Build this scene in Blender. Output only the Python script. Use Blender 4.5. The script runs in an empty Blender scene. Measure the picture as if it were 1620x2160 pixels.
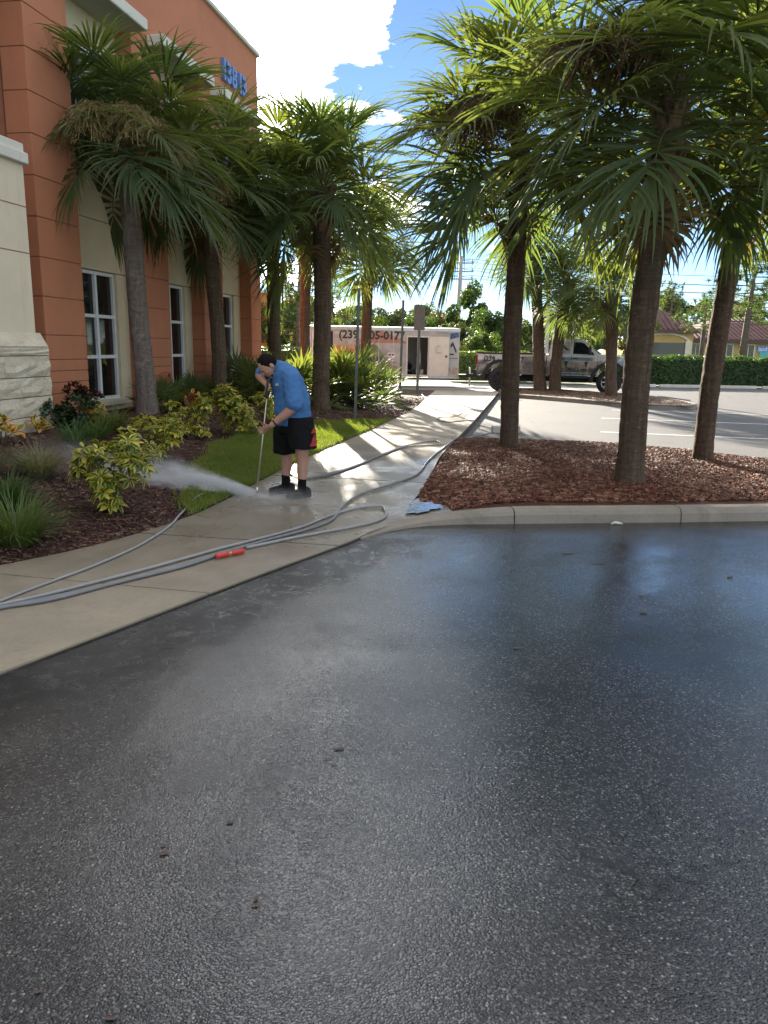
import bpy, bmesh, math, random
import numpy as np
from mathutils import Vector, Matrix, Euler

sc = bpy.context.scene
C = sc.collection
RAD = math.radians

# ------------------------------------------------------------------ camera
CAM_H, FPX = 1.60, 1620.0
PITCH, ROLL = math.atan(349 / FPX), RAD(1.0)
cam_d = bpy.data.cameras.new("camera")
cam = bpy.data.objects.new("camera", cam_d)
C.objects.link(cam)
cam.matrix_world = (Matrix.Translation((0, 0, CAM_H)) @ Matrix.Rotation(math.pi / 2 - PITCH, 4, 'X')
                    @ Matrix.Rotation(ROLL, 4, 'Z'))
cam_d.sensor_fit = 'VERTICAL'
cam_d.sensor_height = 36.0
cam_d.lens = 36.0 * FPX / 2160
cam_d.clip_start, cam_d.clip_end = 0.05, 2000
sc.camera = cam

# ------------------------------------------------------------------ sun, sky, exposure
SUN_AZ, SUN_EL = RAD(-10.5), RAD(17.5)      # azimuth from +Y, clockwise positive
SUN_DIR = Vector((math.sin(SUN_AZ) * math.cos(SUN_EL), math.cos(SUN_AZ) * math.cos(SUN_EL), math.sin(SUN_EL)))
sun_d = bpy.data.lights.new("sun", 'SUN')
sun_d.energy, sun_d.angle, sun_d.color = 5.0, RAD(0.6), (1.0, 0.90, 0.76)
sun = bpy.data.objects.new("sun", sun_d)
C.objects.link(sun)
sun.rotation_euler = SUN_DIR.to_track_quat('Z', 'Y').to_euler()
sun.location = SUN_DIR * 60

world = bpy.data.worlds.new("World")
sc.world = world
world.use_nodes = True
wt = world.node_tree
wt.nodes.clear()
def wn(t, **k):
    n = wt.nodes.new(t)
    for a, b in k.items():
        setattr(n, a, b)
    return n
def wl(a, b): wt.links.new(a, b)
def wmath(op, a, b=None, clamp=False):
    n = wn('ShaderNodeMath', operation=op, use_clamp=clamp)
    for i, v in enumerate((a, b)):
        if v is None: continue
        if isinstance(v, (int, float)): n.inputs[i].default_value = v
        else: wl(v, n.inputs[i])
    return n.outputs[0]
sky = wn('ShaderNodeTexSky', sky_type='NISHITA', sun_disc=False)
sky.sun_elevation, sky.sun_rotation = SUN_EL, SUN_AZ
sky.air_density, sky.dust_density, sky.ozone_density = 0.55, 0.0, 2.0
co = wn('ShaderNodeTexCoord')
mp = wn('ShaderNodeMapping'); mp.inputs['Scale'].default_value = (1, 1, 2.1); mp.inputs['Location'].default_value = (0.37, 0.15, 0.31)
wl(co.outputs['Generated'], mp.inputs['Vector'])
nz = wn('ShaderNodeTexNoise'); nz.inputs['Scale'].default_value = 6.5; nz.inputs['Detail'].default_value = 9; nz.inputs['Roughness'].default_value = 0.62
nz.inputs['Distortion'].default_value = 0.35
wl(mp.outputs[0], nz.inputs['Vector'])
def ray_dir(u, v):
    a, b = (u - 810) / FPX, -(v - 1080) / FPX
    x = a * math.cos(ROLL) - b * math.sin(ROLL)
    y = a * math.sin(ROLL) + b * math.cos(ROLL)
    return Vector((x, math.cos(PITCH) + y * math.sin(PITCH), -math.sin(PITCH) + y * math.cos(PITCH))).normalized()
dens = nz.outputs['Fac']
# banks of cumulus; many unseen ones added for fill light and asphalt sheen (direction, half-angle in degrees, weight)
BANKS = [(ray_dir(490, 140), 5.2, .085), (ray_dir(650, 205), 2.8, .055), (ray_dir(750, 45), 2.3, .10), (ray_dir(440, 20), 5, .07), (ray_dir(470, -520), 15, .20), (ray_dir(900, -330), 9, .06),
         (ray_dir(600, 250), 3.5, .05), (ray_dir(20, 100), 14, .12), (ray_dir(830, 195), 3, .08)]
def azel(a, e):
    a, e = RAD(a), RAD(e)
    return Vector((math.sin(a) * math.cos(e), math.cos(a) * math.cos(e), math.sin(e)))
BANKS += [(azel(a, e), s, .20) for a, e, s in ((40, 40, 16), (80, 60, 18), (130, 55, 17), (-40, 45, 16), (-150, 50, 18), (-60, 65, 14), (160, 65, 16), (0, 82, 14), (45, 14, 9), (-100, 40, 14), (85, 12, 10), (-140, 10, 11), (125, 14, 12), (170, 10, 12), (60, 22, 14), (105, 35, 16), (150, 20, 13), (-70, 28, 15), (-120, 24, 14), (185, 40, 15), (-165, 20, 12), (20, 62, 14), (-95, 60, 12))]
for d, hw, wgt in BANKS:
    dp = wn('ShaderNodeVectorMath', operation='DOT_PRODUCT')
    wl(co.outputs['Generated'], dp.inputs[0]); dp.inputs[1].default_value = d
    mr = wn('ShaderNodeMapRange', interpolation_type='SMOOTHSTEP')
    mr.inputs['From Min'].default_value = math.cos(RAD(hw * 1.25)); mr.inputs['From Max'].default_value = 1.0
    mr.inputs['To Min'].default_value = 0.0; mr.inputs['To Max'].default_value = wgt
    wl(dp.outputs['Value'], mr.inputs['Value'])
    dens = wmath('ADD', dens, mr.outputs[0])
cm = wn('ShaderNodeMapRange', interpolation_type='SMOOTHSTEP')
cm.inputs['From Min'].default_value = 0.575; cm.inputs['From Max'].default_value = 0.66
wl(dens, cm.inputs['Value'])
# clouds: white water droplets, bright by forward scattering towards the sun; peak raised for the wet asphalt sheen
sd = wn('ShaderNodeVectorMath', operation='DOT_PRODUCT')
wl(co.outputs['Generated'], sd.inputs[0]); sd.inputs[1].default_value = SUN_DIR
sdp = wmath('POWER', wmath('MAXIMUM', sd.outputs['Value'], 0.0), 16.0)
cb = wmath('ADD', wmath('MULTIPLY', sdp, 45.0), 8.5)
nz2 = wn('ShaderNodeTexNoise'); nz2.inputs['Scale'].default_value = 9; nz2.inputs['Detail'].default_value = 5
wl(mp.outputs[0], nz2.inputs['Vector'])
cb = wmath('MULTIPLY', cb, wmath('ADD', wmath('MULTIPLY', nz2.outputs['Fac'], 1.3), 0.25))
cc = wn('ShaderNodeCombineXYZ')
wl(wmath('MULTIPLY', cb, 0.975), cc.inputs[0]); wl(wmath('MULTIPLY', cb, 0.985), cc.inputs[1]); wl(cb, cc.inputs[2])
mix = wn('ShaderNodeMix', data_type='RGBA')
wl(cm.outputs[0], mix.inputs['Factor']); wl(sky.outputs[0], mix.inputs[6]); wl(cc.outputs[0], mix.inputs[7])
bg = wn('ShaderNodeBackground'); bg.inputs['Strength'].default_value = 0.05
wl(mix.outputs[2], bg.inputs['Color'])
wo = wn('ShaderNodeOutputWorld'); wl(bg.outputs[0], wo.inputs['Surface'])

sc.view_settings.view_transform = 'Standard'
sc.view_settings.look = 'None'
sc.view_settings.exposure = 2.2
sc.view_settings.gamma = 1.0
sc.cycles.max_bounces = 8
sc.cycles.transparent_max_bounces = 12
sc.cycles.use_denoising = True
sc.cycles.volume_bounces = 1
sc.cycles.sample_clamp_indirect = 6.0

# ------------------------------------------------------------------ helpers: placing
def gp(u, v, z=0.0):
    """Ground point at height z seen along the photo's pixel (u, v)."""
    d = ray_dir(u, v); t = (z - CAM_H) / d.z
    return Vector((d.x * t, d.y * t, z))
def at(u, v, Y):
    d = ray_dir(u, v); t = Y / d.y
    return Vector((d.x * t, Y, CAM_H + d.z * t))
def sstep(a, b, x):
    t = max(0.0, min(1.0, (x - a) / (b - a)))
    return t * t * (3 - 2 * t)
def poly_x(pts, y):
    ys = [p[1] for p in pts]; xs = [p[0] for p in pts]
    return float(np.interp(y, ys, xs))

# ------------------------------------------------------------------ helpers: objects
def tag(o, label=None, cat=None, group=None, kind=None):
    if label: o['label'] = label
    if cat: o['category'] = cat
    if group: o['group'] = group
    if kind: o['kind'] = kind
    return o
def empty(name, loc=(0, 0, 0), rz=0.0, label=None, cat=None, group=None):
    o = bpy.data.objects.new(name, None); C.objects.link(o)
    o.location = loc; o.rotation_euler = (0, 0, rz); o.empty_display_size = .1
    return tag(o, label, cat, group)
def link(name, me, parent=None, mats=None, loc=None, rot=None, scale=None):
    o = bpy.data.objects.new(name, me); C.objects.link(o)
    if parent is not None: o.parent = parent
    if mats is not None:
        for m in (mats if isinstance(mats, (list, tuple)) else [mats]): me.materials.append(m)
    if loc is not None: o.location = loc
    if rot is not None: o.rotation_euler = rot
    if scale is not None: o.scale = (scale,) * 3 if isinstance(scale, (int, float)) else scale
    return o

class MB:
    """Collects verts and faces of one mesh."""
    def __init__(s): s.v, s.f, s.m, s.sm = [], [], [], []
    def add(s, vs, fs, mi=0, smooth=False):
        b = len(s.v); s.v += [tuple(p) for p in vs]
        for f in fs:
            s.f.append(tuple(i + b for i in f)); s.m.append(mi); s.sm.append(smooth)
        return s
    def box(s, lo, hi, mi=0, M=None, bev=0.0):
        x0, y0, z0 = lo; x1, y1, z1 = hi
        if bev > 0:
            b = min(bev, (x1 - x0) * .45, (y1 - y0) * .45, (z1 - z0) * .45)
            vs, fs = [], []
            for sx in (0, 1):
                for sy in (0, 1):
                    for sz in (0, 1):
                        X, Y, Z = (x0, x1)[sx], (y0, y1)[sy], (z0, z1)[sz]
                        dx, dy, dz = (b, -b)[sx], (b, -b)[sy], (b, -b)[sz]
                        vs += [(X, Y + dy, Z + dz), (X + dx, Y, Z + dz), (X + dx, Y + dy, Z)]
            def i(sx, sy, sz, k): return (sx * 4 + sy * 2 + sz) * 3 + k
            for sx in (0, 1): fs.append([i(sx, 0, 0, 0), i(sx, 1, 0, 0), i(sx, 1, 1, 0), i(sx, 0, 1, 0)][::(-1 if sx == 0 else 1)])
            for sy in (0, 1): fs.append([i(0, sy, 0, 1), i(1, sy, 0, 1), i(1, sy, 1, 1), i(0, sy, 1, 1)][::(1 if sy == 0 else -1)])
            for sz in (0, 1): fs.append([i(0, 0, sz, 2), i(1, 0, sz, 2), i(1, 1, sz, 2), i(0, 1, sz, 2)][::(-1 if sz == 0 else 1)])
            for a in (0, 1):
                for c in (0, 1):
                    fs.append([i(0, a, c, 1), i(1, a, c, 1), i(1, a, c, 2), i(0, a, c, 2)])
                    fs.append([i(a, 0, c, 0), i(a, 1, c, 0), i(a, 1, c, 2), i(a, 0, c, 2)])
                    fs.append([i(a, c, 0, 0), i(a, c, 1, 0), i(a, c, 1, 1), i(a, c, 0, 1)])
            for sx in (0, 1):
                for sy in (0, 1):
                    for sz in (0, 1): fs.append([i(sx, sy, sz, 0), i(sx, sy, sz, 1), i(sx, sy, sz, 2)])
        else:
            vs = [(x0, y0, z0), (x1, y0, z0), (x1, y1, z0), (x0, y1, z0), (x0, y0, z1), (x1, y0, z1), (x1, y1, z1), (x0, y1, z1)]
            fs = [(3, 2, 1, 0), (4, 5, 6, 7), (0, 1, 5, 4), (1, 2, 6, 5), (2, 3, 7, 6), (3, 0, 4, 7)]
        if M is not None: vs = [M @ Vector(p) for p in vs]
        return s.add(vs, fs, mi)
    def prism(s, poly, axis, a, b, mi=0, M=None):
        """poly: 2-D outline; extruded along axis ('x','y','z') from a to b."""
        def P(p, t):
            return {'x': (t, p[0], p[1]), 'y': (p[0], t, p[1]), 'z': (p[0], p[1], t)}[axis]
        n = len(poly)
        vs = [P(p, a) for p in poly] + [P(p, b) for p in poly]
        if M is not None: vs = [M @ Vector(p) for p in vs]
        fs = [tuple(range(n))[::-1], tuple(range(n, 2 * n))] + [(i, (i + 1) % n, n + (i + 1) % n, n + i) for i in range(n)]
        return s.add(vs, fs, mi)
    def tube(s, pts, rad, n=8, mi=0, cap=True, smooth=True):
        pts = [Vector(p) for p in pts]
        if isinstance(rad, (int, float)): rad = [rad] * len(pts)
        vs, fs = [], []
        up = None
        for i, p in enumerate(pts):
            t = (pts[min(i + 1, len(pts) - 1)] - pts[max(i - 1, 0)]).normalized()
            if up is None:
                up = Vector((0, 0, 1)) if abs(t.z) < .9 else Vector((1, 0, 0))
            a = (up - t * up.dot(t)).normalized(); up = a
            b = t.cross(a)
            for k in range(n):
                th = 2 * math.pi * k / n
                vs.append(p + (a * math.cos(th) + b * math.sin(th)) * rad[i])
        for i in range(len(pts) - 1):
            for k in range(n):
                fs.append((i * n + k, i * n + (k + 1) % n, (i + 1) * n + (k + 1) % n, (i + 1) * n + k))
        if cap:
            fs.append(tuple(range(n))[::-1]); fs.append(tuple((len(pts) - 1) * n + k for k in range(n)))
        return s.add(vs, fs, mi, smooth)
    def disc(s, c, ax, r, h, n=20, mi=0, smooth=False):
        c, ax = Vector(c), Vector(ax).normalized()
        return s.tube([c - ax * h / 2, c + ax * h / 2], r, n, mi, True, smooth)
    def loft(s, rings, mi=0, cap=True, smooth=True):
        n = len(rings[0]); vs = [p for r in rings for p in r]; fs = []
        for i in range(len(rings) - 1):
            for k in range(n):
                fs.append((i * n + k, i * n + (k + 1) % n, (i + 1) * n + (k + 1) % n, (i + 1) * n + k))
        if cap:
            fs.append(tuple(range(n))[::-1]); fs.append(tuple((len(rings) - 1) * n + k for k in range(n)))
        return s.add(vs, fs, mi, smooth)
    def mesh(s, name):
        me = bpy.data.meshes.new(name)
        me.from_pydata(s.v, [], s.f)
        me.polygons.foreach_set('material_index', s.m)
        me.polygons.foreach_set('use_smooth', s.sm)
        me.update()
        return me
    def build(s, name, mats, parent=None, **k):
        return link(name, s.mesh(name), parent, mats, **k)

def np_mesh(name, V, Fq, mi=None, smooth=False):
    """Mesh from numpy arrays: V (n,3), Fq (m,k) with k = 3 or 4."""
    me = bpy.data.meshes.new(name)
    V = np.ascontiguousarray(V, dtype=np.float32); Fq = np.ascontiguousarray(Fq, dtype=np.int32)
    m, k = Fq.shape
    me.vertices.add(len(V)); me.vertices.foreach_set('co', V.ravel())
    me.loops.add(m * k); me.loops.foreach_set('vertex_index', Fq.ravel())
    me.polygons.add(m)
    me.polygons.foreach_set('loop_start', np.arange(0, m * k, k, dtype=np.int32))
    me.polygons.foreach_set('loop_total', np.full(m, k, dtype=np.int32))
    if mi is not None: me.polygons.foreach_set('material_index', np.ascontiguousarray(mi, dtype=np.int32))
    if smooth: me.polygons.foreach_set('use_smooth', np.ones(m, dtype=bool))
    me.update(calc_edges=True)
    return me

# ------------------------------------------------------------------ helpers: materials
class NT:
    def __init__(s, name):
        s.m = bpy.data.materials.new(name); s.m.use_nodes = True
        s.t = s.m.node_tree; s.t.nodes.clear()
        s.out = s.n('ShaderNodeOutputMaterial')
    def n(s, t, **k):
        x = s.t.nodes.new(t)
        for a, b in k.items(): setattr(x, a, b)
        return x
    def l(s, a, b): s.t.links.new(a, b)
    def setin(s, node, key, v):
        if v is None: return
        if isinstance(v, bpy.types.NodeSocket): s.l(v, node.inputs[key])
        else:
            if isinstance(v, (tuple, list)) and len(v) == 3 and node.inputs[key].type == 'RGBA': v = (*v, 1)
            node.inputs[key].default_value = v
    def math(s, op, a, b=None, c=None, clamp=False):
        x = s.n('ShaderNodeMath', operation=op, use_clamp=clamp)
        for i, v in enumerate((a, b, c)): s.setin(x, i, v)
        return x.outputs[0]
    def coord(s, which='Object', scale=None):
        x = s.n('ShaderNodeTexCoord').outputs[which]
        if scale is not None:
            mpn = s.n('ShaderNodeMapping'); mpn.inputs['Scale'].default_value = scale
            s.l(x, mpn.inputs['Vector']); x = mpn.outputs[0]
        return x
    def noise(s, vec, scale, detail=4, rough=.55, dist=0.0):
        x = s.n('ShaderNodeTexNoise'); s.l(vec, x.inputs['Vector'])
        x.inputs['Scale'].default_value = scale; x.inputs['Detail'].default_value = detail
        x.inputs['Roughness'].default_value = rough; x.inputs['Distortion'].default_value = dist
        return x.outputs['Fac']
    def voro(s, vec, scale, feature='F1', out='Distance', rnd=1.0):
        x = s.n('ShaderNodeTexVoronoi', feature=feature); s.l(vec, x.inputs['Vector'])
        x.inputs['Scale'].default_value = scale; x.inputs['Randomness'].default_value = rnd
        return x.outputs[out]
    def ramp(s, fac, stops):
        x = s.n('ShaderNodeValToRGB'); s.l(fac, x.inputs[0])
        el = x.color_ramp.elements
        while len(el) < len(stops): el.new(.5)
        for e_, (p, c) in zip(el, stops):
            e_.position = p; e_.color = (*c, 1) if len(c) == 3 else c
        return x.outputs[0]
    def range(s, v, a, b, c=0.0, d=1.0, smooth=True):
        x = s.n('ShaderNodeMapRange', interpolation_type='SMOOTHSTEP' if smooth else 'LINEAR')
        s.l(v, x.inputs['Value'])
        for k, q in (('From Min', a), ('From Max', b), ('To Min', c), ('To Max', d)): x.inputs[k].default_value = q
        return x.outputs[0]
    def mix(s, f, a, b, mode='MIX'):
        x = s.n('ShaderNodeMix', data_type='RGBA', blend_type=mode)
        s.setin(x, 'Factor', f); s.setin(x, 6, a); s.setin(x, 7, b)
        return x.outputs[2]
    def bump(s, h, strength=.5, dist=.01, prev=None):
        x = s.n('ShaderNodeBump'); s.l(h, x.inputs['Height'])
        s.setin(x, 'Strength', strength); s.setin(x, 'Distance', dist)
        if prev is not None: s.l(prev, x.inputs['Normal'])
        return x.outputs[0]
    def pbsdf(s, color, rough=.6, normal=None, metallic=0.0, spec=.5, **k):
        x = s.n('ShaderNodeBsdfPrincipled')
        s.setin(x, 'Base Color', color); s.setin(x, 'Roughness', rough); s.setin(x, 'Metallic', metallic)
        s.setin(x, 'Specular IOR Level', spec)
        if normal is not None: s.l(normal, x.inputs['Normal'])
        for kk, v in k.items(): s.setin(x, kk.replace('_', ' '), v)
        return x.outputs[0]
    def done(s, surf): s.l(surf, s.out.inputs['Surface']); return s.m
    def sep(s, vec):
        x = s.n('ShaderNodeSeparateXYZ'); s.l(vec, x.inputs[0]); return x.outputs

def sc3(c, k): return tuple(min(1, max(0, x * k)) for x in c)
def pmat(name, col, rough=.6, var=.15, scale=4.0, bump=0.0, bscale=60.0, bdist=.004, metallic=0.0, spec=.5, rnd=0.0, **k):
    """Plain procedural surface: colour mottled by noise, fine bump, optional variation from object to object."""
    t = NT(name); v = t.coord()
    f = t.noise(v, scale, 5, .6)
    c = t.ramp(f, [(.3, sc3(col, 1 - var)), (.7, sc3(col, 1 + var))])
    if rnd:
        oi = t.n('ShaderNodeObjectInfo')
        c = t.mix(1.0, c, t.ramp(oi.outputs['Random'], [(0, (1 - rnd,) * 3), (1, (1 + rnd,) * 3)]), 'MULTIPLY')
    nrm = t.bump(t.noise(v, bscale, 4, .6), bump, bdist) if bump else None
    return t.done(t.pbsdf(c, rough, nrm, metallic, spec, **k))
def leafmat(name, cols, trans=.45, rough=.5, scale=3.0, spec=.35, tcol=None, dead=None):
    """Leaf: colour differs from object to object and across the leaf; lets light through."""
    t = NT(name); v = t.coord()
    oi = t.n('ShaderNodeObjectInfo').outputs['Random']
    f = t.math('ADD', t.math('MULTIPLY', oi, .65), t.math('MULTIPLY', t.noise(v, scale, 3), .5))
    n = len(cols)
    stops = [(.15 + .75 * i / max(1, n - 1), c) for i, c in enumerate(cols)]
    if dead: stops += [(.985, dead)]
    c = t.ramp(f, stops)
    tc = t.mix(1.0, c, tcol or (1.5, 1.45, .6), 'MULTIPLY')
    p = t.pbsdf(c, rough, None, 0, spec)
    tr = t.n('ShaderNodeBsdfTranslucent'); t.l(tc, tr.inputs['Color'])
    m = t.n('ShaderNodeMixShader'); m.inputs[0].default_value = trans
    t.l(p, m.inputs[1]); t.l(tr.outputs[0], m.inputs[2])
    return t.done(m.outputs[0])
rng = random.Random(7)
nrs = np.random.RandomState(11)
# ================================================================== THE SETTING
AZF = RAD(10.2)                                  # heading of the facade
FE = Vector((math.sin(AZF), math.cos(AZF), 0)); FN = Vector((FE.y, -FE.x, 0))
F0 = Vector((-4.86, 14.09, 0))                   # facade origin (s = 0)
def facade_x(y): return F0.x + (y - F0.y) * FE.x / FE.y

# sidewalk edges (x, y) from near to far
SWL = [(-9.0, -1.0), (-5.6, 2.1), (-3.9, 4.05), (-2.74, 5.29), (-2.28, 5.86), (-1.74, 7.04), (-1.41, 8.94), (-.81, 11.6), (-.3, 13.9), (.17, 16.2), (.72, 19.2), (1.0, 21.5), (1.36, 24.5), (1.75, 27.6)]
SWR = [(-6.0, -2.6), (-3.35, 1.0), (-2.5, 2.4), (-1.81, 3.55), (-1.01, 4.95), (-.61, 5.62), (-.12, 6.4), (.32, 7.8), (.58, 9.4), (.81, 11.03), (1.54, 14.55), (2.45, 19.3), (3.81, 26.5), (4.0, 27.6)]
def chain(pts, n):
    """Resample a polyline to n+1 points evenly by length, gently smoothed."""
    P = np.array(pts, float)
    for _ in range(2):
        Q = [P[0]]
        for a, b in zip(P[:-1], P[1:]): Q += [a * .75 + b * .25, a * .25 + b * .75]
        Q.append(P[-1]); P = np.array(Q)
    L = np.r_[0, np.cumsum(np.hypot(*np.diff(P, axis=0).T))]
    t = np.linspace(0, L[-1], n + 1)
    return np.c_[np.interp(t, L, P[:, 0]), np.interp(t, L, P[:, 1])]
NSL = 22
SUB = 6
CL, CR = chain(SWL, NSL * SUB), chain(SWR, NSL * SUB)
def sw_z(y): return .022 + .085 * sstep(6.3, 11.5, y)
def left_edge_x(y): return float(np.interp(y, CL[:, 1], CL[:, 0]))
def bed_z(x, y):
    xl, xf = left_edge_x(y), facade_x(min(y, 22))
    t = (xl - x) / max(.5, xl - xf)
    z0 = sw_z(y) - .008
    top = .40 - .28 * sstep(20, 26, y)
    return z0 + (top - z0) * sstep(0.0, .85, t)

# --- asphalt
def asphalt_material():
    t = NT('wet_asphalt'); v = t.coord(); x, y, _ = t.sep(v)
    big = t.noise(v, .55, 4, .6); mid = t.noise(v, 2.2, 4, .6)
    # wetness: hosed down near the walk, drying off beyond the islands
    edge = t.math('ADD', y, t.math('MULTIPLY', big, 5.0))
    wet = t.range(edge, 10.2, 12.6, 1, 0)
    # film of standing water along the kerb
    px = t.math('MULTIPLY', t.math('SUBTRACT', x, 2.2), .22); py = t.math('MULTIPLY', t.math('SUBTRACT', y, 5.2), .38)
    rr = t.math('ADD', t.math('MULTIPLY', px, px), t.math('MULTIPLY', py, py))
    film = t.range(t.math('ADD', rr, t.math('MULTIPLY', t.math('ADD', mid, t.math('MULTIPLY', big, .6)), 1.1)), .45, 1.75, 1, 0)
    film = t.math('MULTIPLY', film, wet)
    cell = t.n('ShaderNodeTexVoronoi', feature='F1'); t.l(v, cell.inputs['Vector']); cell.inputs['Scale'].default_value = 160
    cr = t.sep(cell.outputs['Color'])
    light = t.range(cr[0], .78, .97)
    cell2 = t.n('ShaderNodeTexVoronoi', feature='F1'); t.l(v, cell2.inputs['Vector']); cell2.inputs['Scale'].default_value = 98
    c2 = t.sep(cell2.outputs['Color'])
    peb = t.math('MULTIPLY', t.range(c2[1], .89, .99), t.range(cell2.outputs['Distance'], .30, .45, 1, 0))
    wetc = t.mix(t.math('MAXIMUM', t.math('MULTIPLY', light, .30), t.math('MULTIPLY', peb, .8)), t.mix(cr[1], (.009, .0095, .011), (.030, .030, .032)), (.30, .285, .255))
    # grime: black wash-off along the walk, oil marks, worn wheel paths
    dl = t.math('SUBTRACT', t.math('MULTIPLY', t.math('ADD', x, 1.85), .862), t.math('MULTIPLY', t.math('SUBTRACT', y, 3.46), .507))
    grit = t.noise(v, 9, 6, .75, .6)
    band = t.range(t.math('ADD', dl, t.math('MULTIPLY', t.noise(v, 1.5, 4, .65), .9)), .72, 1.15, 1, 0)
    band = t.math('MULTIPLY', band, t.range(grit, .36, .52)); band = t.math('MULTIPLY', band, t.range(y, 6.6, 6.2))
    oil = t.range(t.noise(v, .8, 6, .68, .8), .52, .64)
    path = t.range(t.noise(t.coord(scale=(.35, 1.6, 1)), .9, 4, .6, .5), .42, .62)
    wetc = t.mix(t.math('MULTIPLY', oil, .55), wetc, (.008, .0085, .010))
    wetc = t.mix(t.math('MULTIPLY', band, .9), wetc, (.005, .0045, .004))
    dryc = t.mix(light, t.mix(big, (.074, .075, .076), (.118, .117, .114)), (.18, .175, .168))
    dryc = t.mix(t.range(t.noise(v, 1.1, 6, .7, 1.0), .52, .62, 0, .35), dryc, (.07, .07, .075))
    crk = t.n('ShaderNodeTexVoronoi', feature='DISTANCE_TO_EDGE'); wv = t.n('ShaderNodeVectorMath', operation='ADD'); t.l(v, wv.inputs[0])
    nv = t.n('ShaderNodeTexNoise'); t.l(v, nv.inputs['Vector']); nv.inputs['Scale'].default_value = 2.5; nv.inputs['Detail'].default_value = 6; t.l(nv.outputs['Color'], wv.inputs[1]); t.l(wv.outputs[0], crk.inputs['Vector']); crk.inputs['Scale'].default_value = .23
    crack = t.math('MULTIPLY', t.range(crk.outputs['Distance'], .0012, .0035, 1, 0), t.range(t.noise(v, .5, 2), .50, .58))
    col = t.mix(wet, dryc, wetc)
    col = t.mix(t.math('MULTIPLY', crack, .8), col, (.006, .006, .006))
    patch = t.noise(v, .75, 5, .62, .6)
    rw = t.math('ADD', t.math('MULTIPLY', t.range(patch, .35, .68), .20), .085); rw = t.math('ADD', rw, t.math('MULTIPLY', path, .06))
    rough = t.math('ADD', t.math('MULTIPLY', wet, rw), t.math('MULTIPLY', t.math('SUBTRACT', 1.0, wet), .85))
    rough = t.math('MULTIPLY', rough, t.math('SUBTRACT', 1.0, t.math('MULTIPLY', film, .58)))
    rough = t.math('ADD', rough, t.math('MULTIPLY', band, .3))
    h = t.math('SUBTRACT', t.math('MULTIPLY', t.noise(v, 150, 3), .30), t.math('ADD', t.math('MULTIPLY', cell.outputs['Distance'], .8), t.math('MULTIPLY', cell2.outputs['Distance'], .5)))
    h = t.math('ADD', h, t.math('MULTIPLY', peb, .35))
    st = t.math('SUBTRACT', t.math('ADD', .20, t.math('MULTIPLY', patch, .22)), t.math('MULTIPLY', film, .19))
    nrm = t.bump(h, st, .0060)
    nrm = t.bump(t.noise(v, 3.5, 4), .10, .02, nrm)
    return t.done(t.pbsdf(col, rough, nrm, 0, t.math('ADD', t.math('MULTIPLY', wet, t.math('ADD', .22, t.math('MULTIPLY', t.range(t.noise(v, .6, 4, .6, .8), .38, .62), .36))), .16)))
M_ASPH = asphalt_material()
g = MB(); N = 40
g.add([(-420, -60, -.03), (420, -60, -.03), (420, 700, -.03), (-420, 700, -.03)], [(0, 1, 2, 3)])
tgm = NT('dry_turf'); vv = tgm.coord()
M_TURF = tgm.done(tgm.pbsdf(tgm.ramp(tgm.noise(vv, .4, 6, .7), [(.3, (.05, .075, .022)), (.7, (.10, .11, .045))]), .9))
tag(g.build('ground', M_TURF), kind='structure')
g = MB(); g.add([(-16, -8, 0), (48, -8, 0), (48, 36.0, 0), (-16, 36.0, 0)], [(0, 1, 2, 3)])
tag(g.build('parking_lot', M_ASPH), kind='structure')

# --- concrete
def concrete_material(name, col, wetness=False, rough=.8):
    t = NT(name); v = t.coord(); x, y, _ = t.sep(v)
    c = t.ramp(t.noise(v, 1.7, 6, .65, .4), [(.25, sc3(col, .74)), (.55, col), (.8, sc3(col, 1.14))])
    c = t.mix(t.range(t.noise(v, 26, 3), .45, .75, 0, .35), c, sc3(col, .62))
    c = t.mix(t.range(t.noise(v, .8, 5, .7, 1.2), .56, .66, 0, .4), c, sc3(col, .55))
    rg = rough
    st = .35
    if wetness:
        oi = t.n('ShaderNodeObjectInfo').outputs['Random']
        c = t.mix(1.0, c, t.ramp(oi, [(0, (.86, .85, .84)), (1, (1.08, 1.06, 1.02))]), 'MULTIPLY')
        b = t.noise(v, .9, 5, .65, .7)
        wy = t.math('MULTIPLY', t.range(t.math('ADD', y, t.math('MULTIPLY', b, 2.4)), 4.6, 7.6), t.range(t.math('ADD', y, t.math('MULTIPLY', b, 4.0)), 11.6, 13.6, 1, 0))
        pool = t.range(t.noise(v, 2.1, 4, .6, .5), .44, .58)
        c = t.mix(t.math('MULTIPLY', wy, .62), c, sc3(col, .42))
        rg = t.math('SUBTRACT', rough, t.math('MULTIPLY', wy, t.math('ADD', .36, t.math('MULTIPLY', pool, .18))))
        st = t.math('SUBTRACT', .35, t.math('MULTIPLY', t.math('MULTIPLY', wy, pool), .22))
    nrm = t.bump(t.noise(v, 150, 3, .7), st, .004)
    nrm = t.bump(t.noise(v, 5, 3), .12, .01, nrm)
    return t.done(t.pbsdf(c, rg, nrm, 0, .5))
M_WALK = concrete_material('walk_concrete', (.31, .265, .200), True)
M_KERB = concrete_material('kerb_concrete', (.26, .228, .182))
M_JOINT = pmat('joint_dirt', (.06, .05, .042), .9)
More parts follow.
